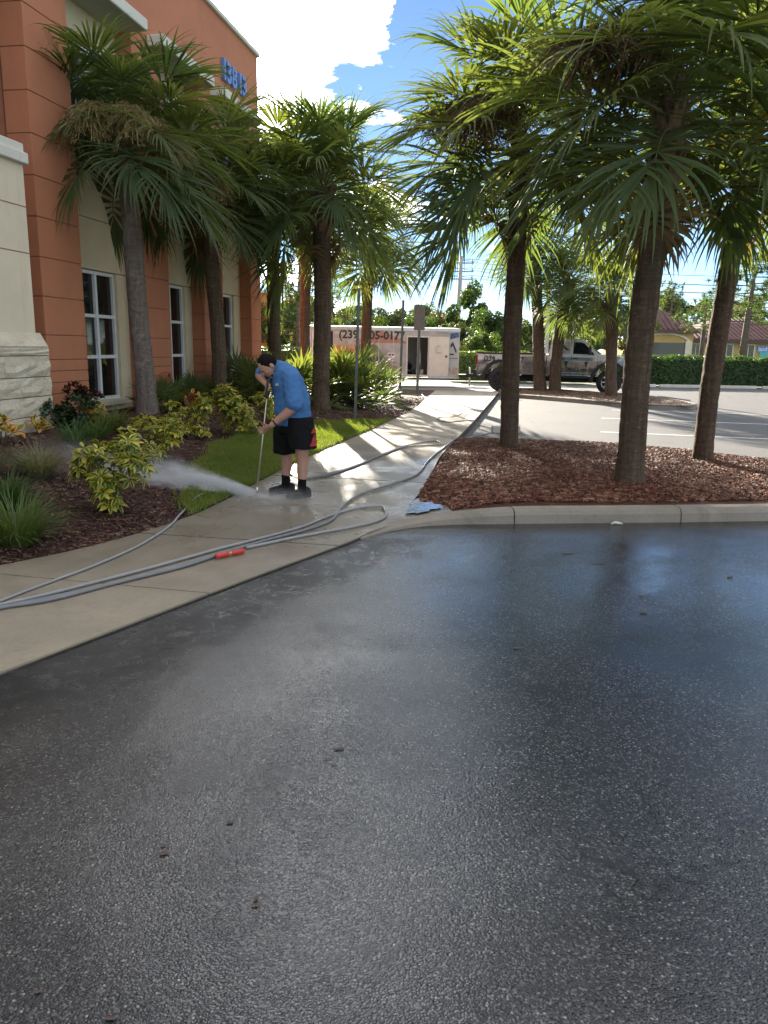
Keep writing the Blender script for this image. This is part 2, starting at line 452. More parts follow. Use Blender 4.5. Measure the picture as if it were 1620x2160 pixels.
def strip(L, R, zf, i0, i1, dz=0.0, inset=0.0, thick=.10, nx=3):
    vs, fs = [], []
    rows = list(range(i0, i1 + 1)); nr = len(rows)
    for q, i in enumerate(rows):
        a, b = Vector(L[i]), Vector(R[i])
        if q == 0 and inset: a = a.lerp(Vector(L[i + 1]), inset / max(.01, (Vector(L[i + 1]) - a).length)); b = b.lerp(Vector(R[i + 1]), inset / max(.01, (Vector(R[i + 1]) - b).length))
        if q == nr - 1 and inset: a = a.lerp(Vector(L[i - 1]), inset / max(.01, (Vector(L[i - 1]) - a).length)); b = b.lerp(Vector(R[i - 1]), inset / max(.01, (Vector(R[i - 1]) - b).length))
        for k in range(nx + 1):
            p = a.lerp(b, k / nx); vs.append((p.x, p.y, zf(p.y) + dz))
    n1 = len(vs); vs += [(p[0], p[1], p[2] - thick) for p in vs]
    W = nx + 1
    for q in range(nr - 1):
        for k in range(nx): fs.append((q * W + k, q * W + k + 1, (q + 1) * W + k + 1, (q + 1) * W + k))
        fs.append((q * W, (q + 1) * W, n1 + (q + 1) * W, n1 + q * W))
        fs.append(((q + 1) * W + nx, q * W + nx, n1 + q * W + nx, n1 + (q + 1) * W + nx))
    for k in range(nx):
        fs.append((k + 1, k, n1 + k, n1 + k + 1)); j = (nr - 1) * W
        fs.append((j + k, j + k + 1, n1 + j + k + 1, n1 + j + k))
    return vs, fs
m = MB(); m.add(*strip(CL, CR, sw_z, 0, NSL * SUB, -.012, 0, .2))
walk = tag(m.build('sidewalk', M_JOINT), kind='structure')
for i in range(NSL):
    m = MB(); m.add(*strip(CL, CR, sw_z, i * SUB, (i + 1) * SUB, rng.uniform(-.002, .003), .009, .09))
    m.build('slab', M_WALK, walk)
# dimples of the ramp at the kerb
m = MB()
for i in range(14):
    a = Vector((1.62 + .022 * i, 16.1 + .13 * i, 0)); z = sw_z(a.y) + .003
    m.box((a.x - .34, a.y - .016, z), (a.x, a.y + .016, z + .006))
m.build('ramp_ribs', M_KERB, walk)

# --- planting bed along the building
def mulch_material(name, cols, wet=0.0):
    t = NT(name); v = t.coord()
    f = t.noise(v, 60, 5, .75, .8)
    c = t.ramp(t.math('ADD', t.math('MULTIPLY', f, .7), t.math('MULTIPLY', t.noise(v, 1.4, 4), .3)), [(.3, cols[0]), (.5, cols[1]), (.72, cols[2])])
    return t.done(t.pbsdf(c, .85, t.bump(f, 1.0, .03), 0, .3))
M_MULCH = mulch_material('mulch_ground', [(.018, .010, .008), (.055, .024, .017), (.11, .048, .034)])
def chipmat(name, cols):
    t = NT(name); v = t.coord()
    f = t.noise(v, 19, 3, .7)
    w = t.n('ShaderNodeTexWhiteNoise', noise_dimensions='3D')
    sn = t.n('ShaderNodeVectorMath', operation='SNAP'); t.l(v, sn.inputs[0]); sn.inputs[1].default_value = (.05, .05, .5); t.l(sn.outputs[0], w.inputs['Vector'])
    c = t.ramp(t.math('ADD', t.math('MULTIPLY', w.outputs['Value'], .75), t.math('MULTIPLY', f, .25)), [(.1, cols[0]), (.45, cols[1]), (.75, cols[2]), (.93, cols[3])])
    return t.done(t.pbsdf(c, .7, None, 0, .4))
M_CHIP = chipmat('bark_chips', [(.036, .013, .007), (.125, .043, .023), (.235, .092, .050), (.40, .25, .16)])
M_CHIP_DK = chipmat('bark_chips_damp', [(.022, .010, .007), (.068, .030, .019), (.13, .060, .040), (.27, .18, .13)])
def chips(name, pts, mat, lmin=.03, lmax=.09, lift=.012):
    """Bark chips: little ridged slivers, one mass."""
    n = len(pts)
    L = nrs.uniform(lmin, lmax, n) * .5; W = nrs.uniform(.004, .009, n); th = nrs.uniform(0, np.pi, n)
    pitch = nrs.normal(0, .30, n); hz = nrs.uniform(.002, lift, n)
    d = np.c_[np.cos(th) * np.cos(pitch), np.sin(th) * np.cos(pitch), np.sin(pitch)]; w = np.c_[-np.sin(th), np.cos(th), nrs.normal(0, .35, n)]
    P = np.array(pts) + np.c_[np.zeros(n), np.zeros(n), hz]
    upv = np.c_[np.zeros(n), np.zeros(n), np.full(n, .006)]
    a = P - d * L[:, None]; b = P + d * L[:, None]; ww = w * W[:, None]
    V = np.stack([a - ww, b - ww * .6, b + upv, a + upv, b + ww * .8, a + ww], 1).reshape(-1, 3)
    i = np.arange(n)[:, None] * 6
    Fq = np.concatenate([i + np.array([[0, 1, 2, 3]]), i + np.array([[3, 2, 4, 5]])], 0)
    return np_mesh(name, V, Fq)
vs, fs = [], []
rows = [-1 + .35 * i for i in range(83)]
for y in rows:
    xl, xf = left_edge_x(y), facade_x(y) - .6
    for k in range(15):
        x = xl + (xf - xl) * k / 14
        vs.append((x, y, bed_z(x, y) + (rng.uniform(-.012, .012) if 0 < k else 0)))
for q in range(len(rows) - 1):
    for k in range(14): fs.append((q * 15 + k, (q + 1) * 15 + k, (q + 1) * 15 + k + 1, q * 15 + k + 1))
m = MB(); m.add(vs, fs, 0, True)
tag(m.build('planting_bed', M_MULCH), kind='structure')

# --- lawn between bed and sidewalk
LAWN_IN = [(-1.80, 6.9), (-1.95, 7.5)] + [tuple(gp(u, v, z)[:2]) for u, v, z in ((404, 1035, .1), (418, 985, .14), (470, 940, .16), (540, 915, .18), (600, 903, .18), (660, 894, .17), (740, 889, .15), (800, 886, .12))] + [(.16, 16.15)]
LIN = chain(sorted(LAWN_IN, key=lambda p: p[1]), 80)
vs, fs = [], []
ly = np.linspace(6.95, 16.1, 60)
lawn_in_x = lambda y: min(left_edge_x(y) - .004, float(np.interp(y, LIN[:, 1], LIN[:, 0])))
for y in ly:
    xl, xi = left_edge_x(y) - .004, lawn_in_x(y)
    for k in range(9):
        x = xl + (xi - xl) * k / 8
        vs.append((x, y, bed_z(x, y) + .018))
for q in range(len(ly) - 1):
    for k in range(8): fs.append((q * 9 + k, (q + 1) * 9 + k, (q + 1) * 9 + k + 1, q * 9 + k + 1))
m = MB(); m.add(vs, fs, 0, True)
M_SOIL = pmat('lawn_soil', (.05, .065, .02), .9, .4, 9)
tag(m.build('lawn', M_SOIL), kind='structure')
M_GRASS = leafmat('grass_blades', [(.065, .120, .020), (.105, .170, .030), (.155, .205, .045), (.26, .23, .09)], .5, .55, 1.3, .3)
n = 95000
yy = nrs.uniform(6.95, 16.1, n * 2); 
xl = np.interp(yy, CL[:, 1], CL[:, 0]) - .01; xi = np.interp(yy, LIN[:, 1], LIN[:, 0])
keep = (xl - xi) / 3.0 > nrs.uniform(0, 1, n * 2)
yy, xl, xi = yy[keep][:n], xl[keep][:n], xi[keep][:n]; n = len(yy)
xx = xl + (xi - .05 - xl) * nrs.uniform(0, 1, n); xx += np.where(nrs.uniform(0, 1, n) < .25, nrs.normal(0, .06, n), 0) - .05 * np.sin(yy * 4.3) * (xx < xi + .1); xx = np.minimum(xx, xl + .02)
zz = np.array([bed_z(a, b) for a, b in zip(xx, yy)]) + .015
hgt = nrs.uniform(.03, .08, n) * (1 + .35 * np.sin(xx * 3.1 + yy * 1.7) * np.sin(yy * 2.3)); th = nrs.uniform(0, 2 * np.pi, n); ln = nrs.uniform(.01, .06, n); wd = nrs.uniform(.003, .0055, n)
base = np.c_[xx, yy, zz]; side = np.c_[-np.sin(th), np.cos(th), np.zeros(n)] * wd[:, None]; lean = np.c_[np.cos(th), np.sin(th), np.zeros(n)] * ln[:, None]
up = np.c_[np.zeros(n), np.zeros(n), hgt]
V = np.stack([base - side, base + side, base + lean * .4 + up * .65 + side * .8, base + lean * .4 + up * .65 - side * .8, base + lean + up], 1).reshape(-1, 3)
i = np.arange(n)[:, None] * 5
F3 = np.concatenate([i + np.array([[0, 1, 2]]), i + np.array([[0, 2, 3]]), i + np.array([[3, 2, 4]])], 0)
tag(link('grass', np_mesh('grass', V, F3), None, M_GRASS), 'short green lawn grass strip beside the sidewalk', 'grass', kind='stuff')

# --- mulch chips on the bed
pts = []
while len(pts) < 42000:
    y = 1.5 + 22 * rng.random() ** 1.35
    xl, xf = left_edge_x(y), facade_x(y) + .05
    x = xl - .01 + (xf - xl) * rng.random() ** 1.1
    if 6.95 < y < 16.1 and x > lawn_in_x(y) - .02: continue
    if y > 22.5 and rng.random() < .5: continue
    pts.append((x + rng.gauss(0, .02), y, bed_z(x, y)))
tag(link('bark_mulch', chips('bark_mulch', pts, None, .022, .07), None, M_CHIP_DK), 'damp brown bark mulch over the planting bed beside the building', 'mulch', kind='stuff')

# --- the kerbed island on the right
ISL = [(.50, 7.30), (.72, 7.04), (1.28, 7.06), (2.67, 7.22), (3.76, 7.38), (5.2, 7.6), (6.8, 7.95), (8.0, 8.3), (8.4, 8.75), (8.0, 9.25), (6.7, 9.85), (5.45, 10.75), (4.6, 11.6), (3.73, 12.36), (2.4, 12.75), (1.12, 12.98)]
def sw_right_x(y): return float(np.interp(y, CR[:, 1], CR[:, 0]))
left_side = [(sw_right_x(y) + .02, y) for y in (12.2, 11, 9.8, 8.6, 8.0)]
def isl_z(x, y):
    e = min(1, max(0, (y - 7.0)) / 1.2) * min(1, max(0, x - sw_right_x(y)) / 1.0)
    return .038 + .047 * sstep(0, .55, math.hypot(x - .42, (y - 7.42) * .8) - .22) + .05 * e + .012 * math.sin(x * 3.1) * math.sin(y * 2.3)
def inside(poly, x, y):
    r = False; j = len(poly) - 1
    for i in range(len(poly)):
        xi, yi = poly[i]; xj, yj = poly[j]
        if (yi > y) != (yj > y) and x < (xj - xi) * (y - yi) / (yj - yi) + xi: r = not r
        j = i
    return r
ISLP = ISL + left_side
me = bpy.data.meshes.new('mulch_island'); bm = bmesh.new()
fv = [bm.verts.new((p[0], p[1], 0)) for p in ISLP]
fc = bm.faces.new(fv); bmesh.ops.triangulate(bm, faces=[fc])
bmesh.ops.subdivide_edges(bm, edges=bm.edges[:], cuts=4, use_grid_fill=True)
for q in bm.verts: q.co.z = isl_z(q.co.x, q.co.y) - .004
bmesh.ops.recalc_face_normals(bm, faces=bm.faces)
if sum(f.normal.z for f in bm.faces) < 0: bmesh.ops.reverse_faces(bm, faces=bm.faces)
bm.to_mesh(me); bm.free()
M_MULCH_R = mulch_material('mulch_ground_red', [(.030, .011, .007), (.095, .034, .019), (.18, .066, .038)])
tag(link('mulch_island', me, None, M_MULCH_R), kind='structure')
pts = []
while len(pts) < 64000:
    x = rng.uniform(-.1, 8.4); y = 6.7 + 6.4 * rng.random() ** 1.1
    if (x - .46) ** 2 / .06 + (y - 7.42) ** 2 / .10 < (1 if rng.random() < .85 else .2): continue
    if inside(ISLP, x, y) and (y > 7.35 + .1 * x or x < .5): pts.append((x, y, isl_z(x, y)))
tag(link('red_mulch', chips('red_mulch', pts, None, .014, .052), None, M_CHIP), 'reddish bark mulch on the palm island', 'mulch', kind='stuff')

def kerb(name, line, h0, width, segs, parent=None, taper=0, mat=None):
    """Kerb as separate stones along a line (outer edge); top rounded towards the road."""
    P = chain(line, segs * 8)
    root = tag(empty(name), kind='structure') if parent is None else parent
    for sgm in range(segs):
        m = MB(); rings = []
        for i in range(sgm * 8, sgm * 8 + 9):
            p = Vector((*P[i], 0)); a = Vector((*P[max(0, i - 1)], 0)); b = Vector((*P[min(len(P) - 1, i + 1)], 0))
            t = (b - a).normalized(); nn = Vector((-t.y, t.x, 0))       # towards the island
            if i == sgm * 8: p = p + t * .006
            if i == sgm * 8 + 8: p = p - t * .006
            h = h0 * (sstep(0, taper, i) * .9 + .1 if taper else 1)
            rings.append([p + Vector((0, 0, -.08)), p + nn * .012 + Vector((0, 0, h * .62)), p + nn * .03 + Vector((0, 0, h * .88)), p + nn * .065 + Vector((0, 0, h)),
                          p + nn * width + Vector((0, 0, h * 1.02)), p + nn * width + Vector((0, 0, -.08))])
        m.loft(rings, 0, True, False); m.build('kerb_stone', mat or M_KERB, root)
    return root
m = MB(); ap = [(-.14, 6.42), (.06, 6.72), (.45, 7.02), (.86, 7.12), (.78, 7.4), (.62, 7.75), (.40, 8.1), (.27, 7.8), (.10, 7.2)]
m.prism(ap[::1], 'z', -.05, .034); tag(m.build('kerb_apron', M_WALK), kind='structure')
kerb('kerb_front', [(-.18, 6.30), (.05, 6.62), (.45, 6.90), (1.28, 7.0), (2.67, 7.16), (3.76, 7.32), (5.2, 7.54), (6.8, 7.9), (8.1, 8.3), (8.5, 8.78), (8.05, 9.3)], .135, .17, 6, taper=9)
kerb('kerb_back', [(8.05, 9.3), (6.75, 9.95), (5.5, 10.85), (4.65, 11.7), (3.75, 12.46), (2.4, 12.87), (1.25, 13.08)], .11, .13, 5)

# --- far island with palms, in front of the truck
FI = [gp(1052, 828, .12), gp(1090, 832, .12), gp(1200, 842, .12), gp(1320, 855, .12)]
fi_front = [(3.95, 26.9), (4.35, 25.85), (5.5, 24.5), (6.5, 23.0), (7.3, 22.2), (8.6, 21.9)]
fi_back = [(9.2, 22.6), (9.3, 24.2), (8.6, 26.4), (7.6, 28.3), (6.6, 29.9), (5.2, 30.3), (4.2, 29.0)]
fip = fi_front + fi_back
me = bpy.data.meshes.new('far_island'); bm = bmesh.new()
fc = bm.faces.new([bm.verts.new((p[0], p[1], .10)) for p in fip]); bmesh.ops.triangulate(bm, faces=[fc]); bm.to_mesh(me); bm.free()
tag(link('far_island', me, None, mulch_material('mulch_dry', [(.06, .035, .022), (.14, .085, .055), (.24, .16, .105)])), kind='structure')
M_CHIP_DRY = chipmat('bark_chips_dry', [(.07, .04, .025), (.17, .10, .065), (.28, .19, .12), (.42, .33, .24)])
pts = []
while len(pts) < 6000:
    x, y = rng.uniform(3.9, 9.4), rng.uniform(21.8, 30.4)
    if inside(fip, x, y): pts.append((x, y, .10))
tag(link('dry_mulch', chips('dry_mulch', pts, None, .05, .13, .02), None, M_CHIP_DRY), 'dry tan mulch on the far palm island', 'mulch', kind='stuff')
kerb('kerb_far_island', fi_front + fi_back + [fi_front[0]], .13, .16, 12)

# --- sign bed kerb and the drive beyond
kerb('kerb_bed_end', [(1.72, 27.75), (-.2, 27.95), (-2.5, 28.0), (-7, 28.0)], .12, .15, 5)
tdr = NT('drive_concrete'); v = tdr.coord()
M_DRIVE = tdr.done(tdr.pbsdf(tdr.ramp(tdr.noise(v, 1.1, 6, .7, .6), [(.3, (.17, .16, .145)), (.7, (.25, .235, .205))]), .8, tdr.bump(tdr.noise(v, 60, 3), .3, .004)))
g = MB(); g.add([(-16, 29.4, .004), (8, 29.4, .004), (8, 36, .004), (-16, 36, .004)], [(0, 1, 2, 3)])
tag(g.build('drive', M_DRIVE), kind='structure')
# --- painted bay lines on the dry lot
M_LINE = pmat('worn_white_paint', (.55, .55, .53), .7, .35, 12)
for k, (a, b) in enumerate([((4.3, 15.4), (9.0, 14.2)), ((5.2, 18.6), (10.5, 17.3)), ((6.2, 21.2), (12.3, 20.2))]):
    a, b = Vector((*a, 0)), Vector((*b, 0)); t = (b - a).normalized(); nn = Vector((-t.y, t.x, 0)) * .05
    q = MB(); q.add([tuple(p + Vector((0, 0, .004))) for p in (a - nn, b - nn, b + nn, a + nn)], [(0, 1, 2, 3)])
    tag(q.build('bay_marking', M_LINE), kind='structure')
# ================================================================== ORANGE BUILDING
def stucco(name, col, streak=.25):
    t = NT(name); v = t.coord()
    c = t.ramp(t.noise(v, 1.3, 6, .6, .3), [(.25, sc3(col, .88)), (.75, sc3(col, 1.08))])
    c = t.mix(t.range(t.noise(t.coord(scale=(3, 3, .35)), 1.6, 5, .7), .52, .75, 0, streak), c, sc3(col, .62))
    h = t.noise(v, 110, 4, .65)
    return t.done(t.pbsdf(c, .85, t.bump(h, .45, .006), 0, .3))
M_ORANGE = stucco('orange_stucco', (.45, .182, .098))
M_CREAM = stucco('cream_stucco', (.66, .56, .38), .3)
M_PALE = stucco('pale_stucco', (.66, .59, .45), .3)
M_GROOVE = pmat('groove_shadow_paint', (.27, .108, .06), .9)
M_WHITE = pmat('white_frame_paint', (.74, .75, .74), .45, .08, 6, .15, 40)
M_CANOPY = stucco('canopy_stucco', (.62, .62, .55), .2)
def glass_mat(name, col, rough=.03, spec=.5):
    t = NT(name); v = t.coord()
    return t.done(t.pbsdf(t.ramp(t.noise(v, 1.2, 3), [(.3, sc3(col, .7)), (.7, sc3(col, 1.3))]), rough, t.bump(t.noise(v, 1.5, 2), .04, .02), 0, spec))
M_GLASS = glass_mat('dark_glass', (.010, .009, .010), .04, .45)
M_GLASS_UP = glass_mat('blue_reflection_glass', (.05, .16, .42), .03, .9)  # blue reflection of the upper windows put into the glass colour
tst = NT('split_stone'); v = tst.coord()
h = tst.noise(v, 6, 7, .62, .5)
M_STONE = tst.done(tst.pbsdf(tst.ramp(tst.noise(v, 2.4, 6, .65), [(.25, (.44, .39, .29)), (.6, (.60, .54, .42)), (.8, (.70, .65, .54))]), .9, tst.bump(h, .9, .05)))

bld = empty('orange_building', (F0.x, F0.y, 0), math.pi / 2 - AZF, 'orange and cream two storey office building with white framed windows', 'building')
def bb(m, s0, s1, o0, o1, z0, z1, bev=0): return m.box((s0, -o1, z0), (s1, -o0, z1), 0, None, bev)
S_END, Z_CAN, Z_TOP = 6.95, 6.90, 8.52
BAYS = [(-1.45, .50), (1.62, 3.30), (4.38, 6.22)]
PIL = [(-2.52, -1.45), (.50, 1.60), (3.28, 4.36), (6.22, S_END)]
WIN = [(-1.10, .13), (1.70, 2.95), (4.52, 5.78)]
core = MB(); bb(core, -16, S_END - .05, -12, -.10, .0, 8.45); wall = core.build('wall', M_GROOVE, bld)
# back and end skin
k = MB(); bb(k, S_END - .05, S_END, -12, .29, 0, 8.5); k.build('end_wall', M_ORANGE, bld)
ZP = [.30, .81, .98, 1.15, 1.32, 1.68, 2.23, 2.78, 3.33, 3.88, 4.43, 4.98, 5.53, 6.08, Z_CAN]
for (a, b) in PIL:
    p = MB(); bb(p, a + .012, b - .012, -.09, .288, .2, Z_CAN); pil = p.build('pilaster', M_GROOVE, bld)
    for z0, z1 in zip(ZP[:-1], ZP[1:]):
        q = MB(); bb(q, a, b, -.08, .30, z0 + .006, z1 - .006, .005); q.build('panel', M_ORANGE, pil)
# cream bays with window openings
def bay_panels(a, b, w0, w1):
    openings = [(.60, 2.77), (5.05, 6.35)]
    zs = [.25, 2.78, 3.60, 5.03, Z_CAN - .05]
    for z0, z1 in zip(zs[:-1], zs[1:]):
        op = next(((o0, o1) for o0, o1 in openings if o0 < z1 and o1 > z0), None)
        rects = []
        if op:
            o0, o1 = op
            if w0 > a + .03: rects.append((a, w0, z0, z1))
            rects.append((w1, b, z0, z1))
            if o0 > z0 + .02: rects.append((w0, w1, z0, o0))
            if o1 < z1 - .02: rects.append((w0, w1, o1, z1))
        else: rects.append((a, b, z0, z1))
        q = MB()
        for (s0, s1, c0, c1) in rects:
            bb(q, s0, s1, -.22, 0, max(c0, z0 + (.006 if c0 == z0 else 0)), c1 - (.006 if c1 == z1 else 0))
        q.build('bay_panel', M_CREAM, wall)
for (a, b), (w0, w1) in zip(BAYS, WIN): bay_panels(a, b, w0, w1)
def window(s0, s1, z0, z1, rows, cols, gm, o=-.05, t=.055):
    f = MB(); d0, d1 = o - .06, o
    bb(f, s0, s0 + t, d0, d1, z0, z1); bb(f, s1 - t, s1, d0, d1, z0, z1); bb(f, s0 + t, s1 - t, d0, d1, z0, z0 + t); bb(f, s0 + t, s1 - t, d0, d1, z1 - t, z1)
    w = f.build('window', M_WHITE, bld)
    zs = [z0 + t + (z1 - z0 - 2 * t) * i / rows for i in range(rows + 1)]; ss = [s0 + t + (s1 - s0 - 2 * t) * i / cols for i in range(cols + 1)]
    for i in range(rows):
        for j in range(cols):
            q = MB(); bb(q, ss[j], ss[j + 1], d0 - .012 + .0015 * ((i + j) % 2), d0 + .012, zs[i], zs[i + 1]); q.build('pane', gm, w)
    for i in range(1, rows): q = MB(); bb(q, s0 + t, s1 - t, d0 + .014, d1 - .004, zs[i] - .028, zs[i] + .028); q.build('glazing_bar', M_WHITE, w)
    for j in range(1, cols): q = MB(); bb(q, ss[j] - .032, ss[j] + .032, d0 + .014, d1 + .006, z0 + t, z1 - t); q.build('mullion', M_WHITE, w)
    return w
for (w0, w1) in WIN:
    w = window(w0, w1, .60, 2.77, 3, 2, M_GLASS)
    q = MB(); bb(q, w0 - .06, w1 + .09, -.05, .10, .50, .595, .01); q.build('sill', M_PALE, w)
    window(w0, w1, 5.05, 6.35, 1, 2, M_GLASS_UP)
# parapet, canopies, coping
q = MB(); bb(q, -16, S_END, -.09, .30, Z_CAN, Z_TOP); q.build('parapet', M_ORANGE, bld)
for (a, b) in [(-1.68, .52), (1.12, 3.42), (3.92, 6.24)]:
    q = MB(); bb(q, a, b, -.10, .62, Z_CAN - .13, Z_CAN + .06, .015); q.build('canopy', M_CANOPY, bld)
q = MB(); bb(q, -16, S_END + .06, -.3, .37, Z_TOP, Z_TOP + .10, .015); q.build('coping', M_CANOPY, bld)
# house number
tnum = pmat('blue_number_metal', (.09, .20, .50), .4, .1, 8)
def text3(name, body, size, mat, parent, M, extrude=.02, offset=0.0, align='LEFT', sx=1.0):
    cu = bpy.data.curves.new(name, 'FONT'); cu.body = body; cu.size = size; cu.extrude = extrude; cu.offset = offset; cu.align_x = align
    cu.resolution_u = 3
    cu.materials.append(mat)
    o = bpy.data.objects.new(name, cu); C.objects.link(o)
    me = bpy.data.meshes.new_from_object(o.evaluated_get(bpy.context.evaluated_depsgraph_get()))
    bpy.data.objects.remove(o); bpy.data.curves.remove(cu)
    o = bpy.data.objects.new(name, me); C.objects.link(o); o.parent = parent
    o.matrix_local = M @ Matrix.Diagonal((sx, 1, 1, 1))
    return o
RXU = Matrix.Rotation(math.pi / 2, 4, 'X')        # text upright, facing local -Y
for i, ch in enumerate('13813'):
    text3('digit', ch, .60, tnum, bld, Matrix.Translation((4.42 + .32 * i + (.06 if ch == '1' else 0), -.345, 7.31)) @ RXU, .035, .016)
# projecting block with split stone base
S_B = -3.35
q = MB(); bb(q, -15.5, S_B, -.05, .70, .2, 3.83); blk = q.build('pale_block', M_PALE, bld)
q = MB(); bb(q, -15.5, S_B + .05, -.05, .76, 3.83, 3.97, .012); bb(q, -15.5, S_B + .02, -.05, .72, 3.97, 4.08, .012); q.build('ledge', M_CANOPY, blk)
for z in (2.72, 3.30): q = MB(); bb(q, -15.5, S_B + .003, .2, .703, z, z + .012); q.build('groove', M_GROOVE, blk)
zs = [.22, .60, .86, 1.12, 1.40, 1.52]
def stone_piece(s0, s1, z0, z1, o1):
    bm = bmesh.new()
    q = MB(); bb(q, s0, s1, -.05, o1, z0, z1); me = q.mesh('stone'); bm.from_mesh(me)
    bmesh.ops.subdivide_edges(bm, edges=bm.edges[:], cuts=3, use_grid_fill=True)
    for p in bm.verts:
        if p.co.y < -.3:
            e = min(1, min(p.co.z - z0, z1 - p.co.z) / .04); p.co.y -= rng.uniform(-.004, .022) * max(.1, e)
        if p.co.x > s1 - .01: p.co.x += rng.uniform(-.004, .02)
    bm.to_mesh(me); bm.free(); return me
for z0, z1 in zip(zs[:-1], zs[1:]):
    s = -15.4; 
    while s < S_B + .11:
        s1 = min(S_B + .11, s + rng.uniform(.9, 1.5))
        if S_B + .11 - s1 < .5: s1 = S_B + .11
        if s1 > -9: link('stone', stone_piece(s + .005, s1 - .004, z0 + .006, z1 - .006, .80), blk, M_STONE)
        s = s1 if s1 < S_B + .11 else 99
q = MB()
q.prism([(-.70, 1.70), (-.70, 1.52), (-.81, 1.52)], 'x', -15.4, S_B + .10, 0); q.prism([(S_B, 1.70), (S_B, 1.52), (S_B + .11, 1.52)], 'y', -.70, .0, 0)
q.build('stone_cap', M_STONE, blk)
# round scupper pipe on second pilaster
q = MB(); q.tube([(1.12, -.28, .93), (1.12, -.46, .93)], .115, 18, 0, False); q.tube([(1.12, -.46, .93), (1.12, -.29, .93)], .095, 18, 0, False)
rp = [(1.12 + .115 * math.cos(a), -.46, .93 + .115 * math.sin(a)) for a in np.linspace(0, 6.283, 19)[:-1]]; ri = [(1.12 + .095 * math.cos(a), -.46, .93 + .095 * math.sin(a)) for a in np.linspace(0, 6.283, 19)[:-1]]
q.add(rp + ri, [(i, (i + 1) % 18, 18 + (i + 1) % 18, 18 + i) for i in range(18)])
q.build('scupper_pipe', M_ORANGE, bld)
# ================================================================== PALMS
M_FROND = leafmat('palm_leaf', [(.066, .105, .050), (.085, .124, .057), (.102, .136, .057), (.128, .148, .054)], .48, .55, 1.5, .28, (1.75, 1.7, .6), (.22, .15, .05))
M_PETIOLE = pmat('palm_petiole', (.12, .13, .045), .5, .2, 8)
M_FROND_DEAD = leafmat('dry_palm_leaf', [(.16, .115, .06), (.22, .16, .09)], .3, .7, 2, .2)
def bark_mat(name, dark, mid, light, patch):
    t = NT(name); v = t.coord(); 
    rings = t.noise(t.coord(scale=(1.3, 1.3, 4.5)), 3.4, 6, .75, 1.2)
    ln = t.noise(t.coord(scale=(7, 7, .7)), 3, 5, .7)
    f = t.math('ADD', t.math('MULTIPLY', rings, .5), t.math('MULTIPLY', ln, .5))
    c = t.ramp(f, [(.32, dark), (.5, mid), (.68, light)])
    pt = t.range(t.noise(v, 2.6, 6, .72, .6), .52, .62)
    c = t.mix(t.math('MULTIPLY', pt, .6), c, patch)
    spot = t.range(t.noise(v, 22, 3, .6), .64, .70, 0, .6)
    c = t.mix(spot, c, sc3(light, 1.5))
    nrm = t.bump(f, 1.0, .055); nrm = t.bump(t.noise(t.coord(scale=(3, 3, 1)), 26, 5, .75), .7, .014, nrm)
    return t.done(t.pbsdf(c, .9, nrm, 0, .2))
M_BARK = bark_mat('palm_bark', (.045, .030, .021), (.110, .074, .050), (.20, .150, .108), (.095, .082, .045))
M_BARK_PALE = bark_mat('palm_bark_lichen', (.085, .065, .052), (.19, .155, .13), (.30, .26, .225), (.36, .29, .25))
M_BOOT = pmat('palm_boot', (.20, .125, .075), .85, .4, 7, .6, 40, .01, rnd=.3)
M_SEED = pmat('palm_fruit', (.27, .215, .085), .7, .4, 14)
M_SEED_BR = pmat('palm_fruit_brown', (.16, .095, .050), .7, .4, 14)

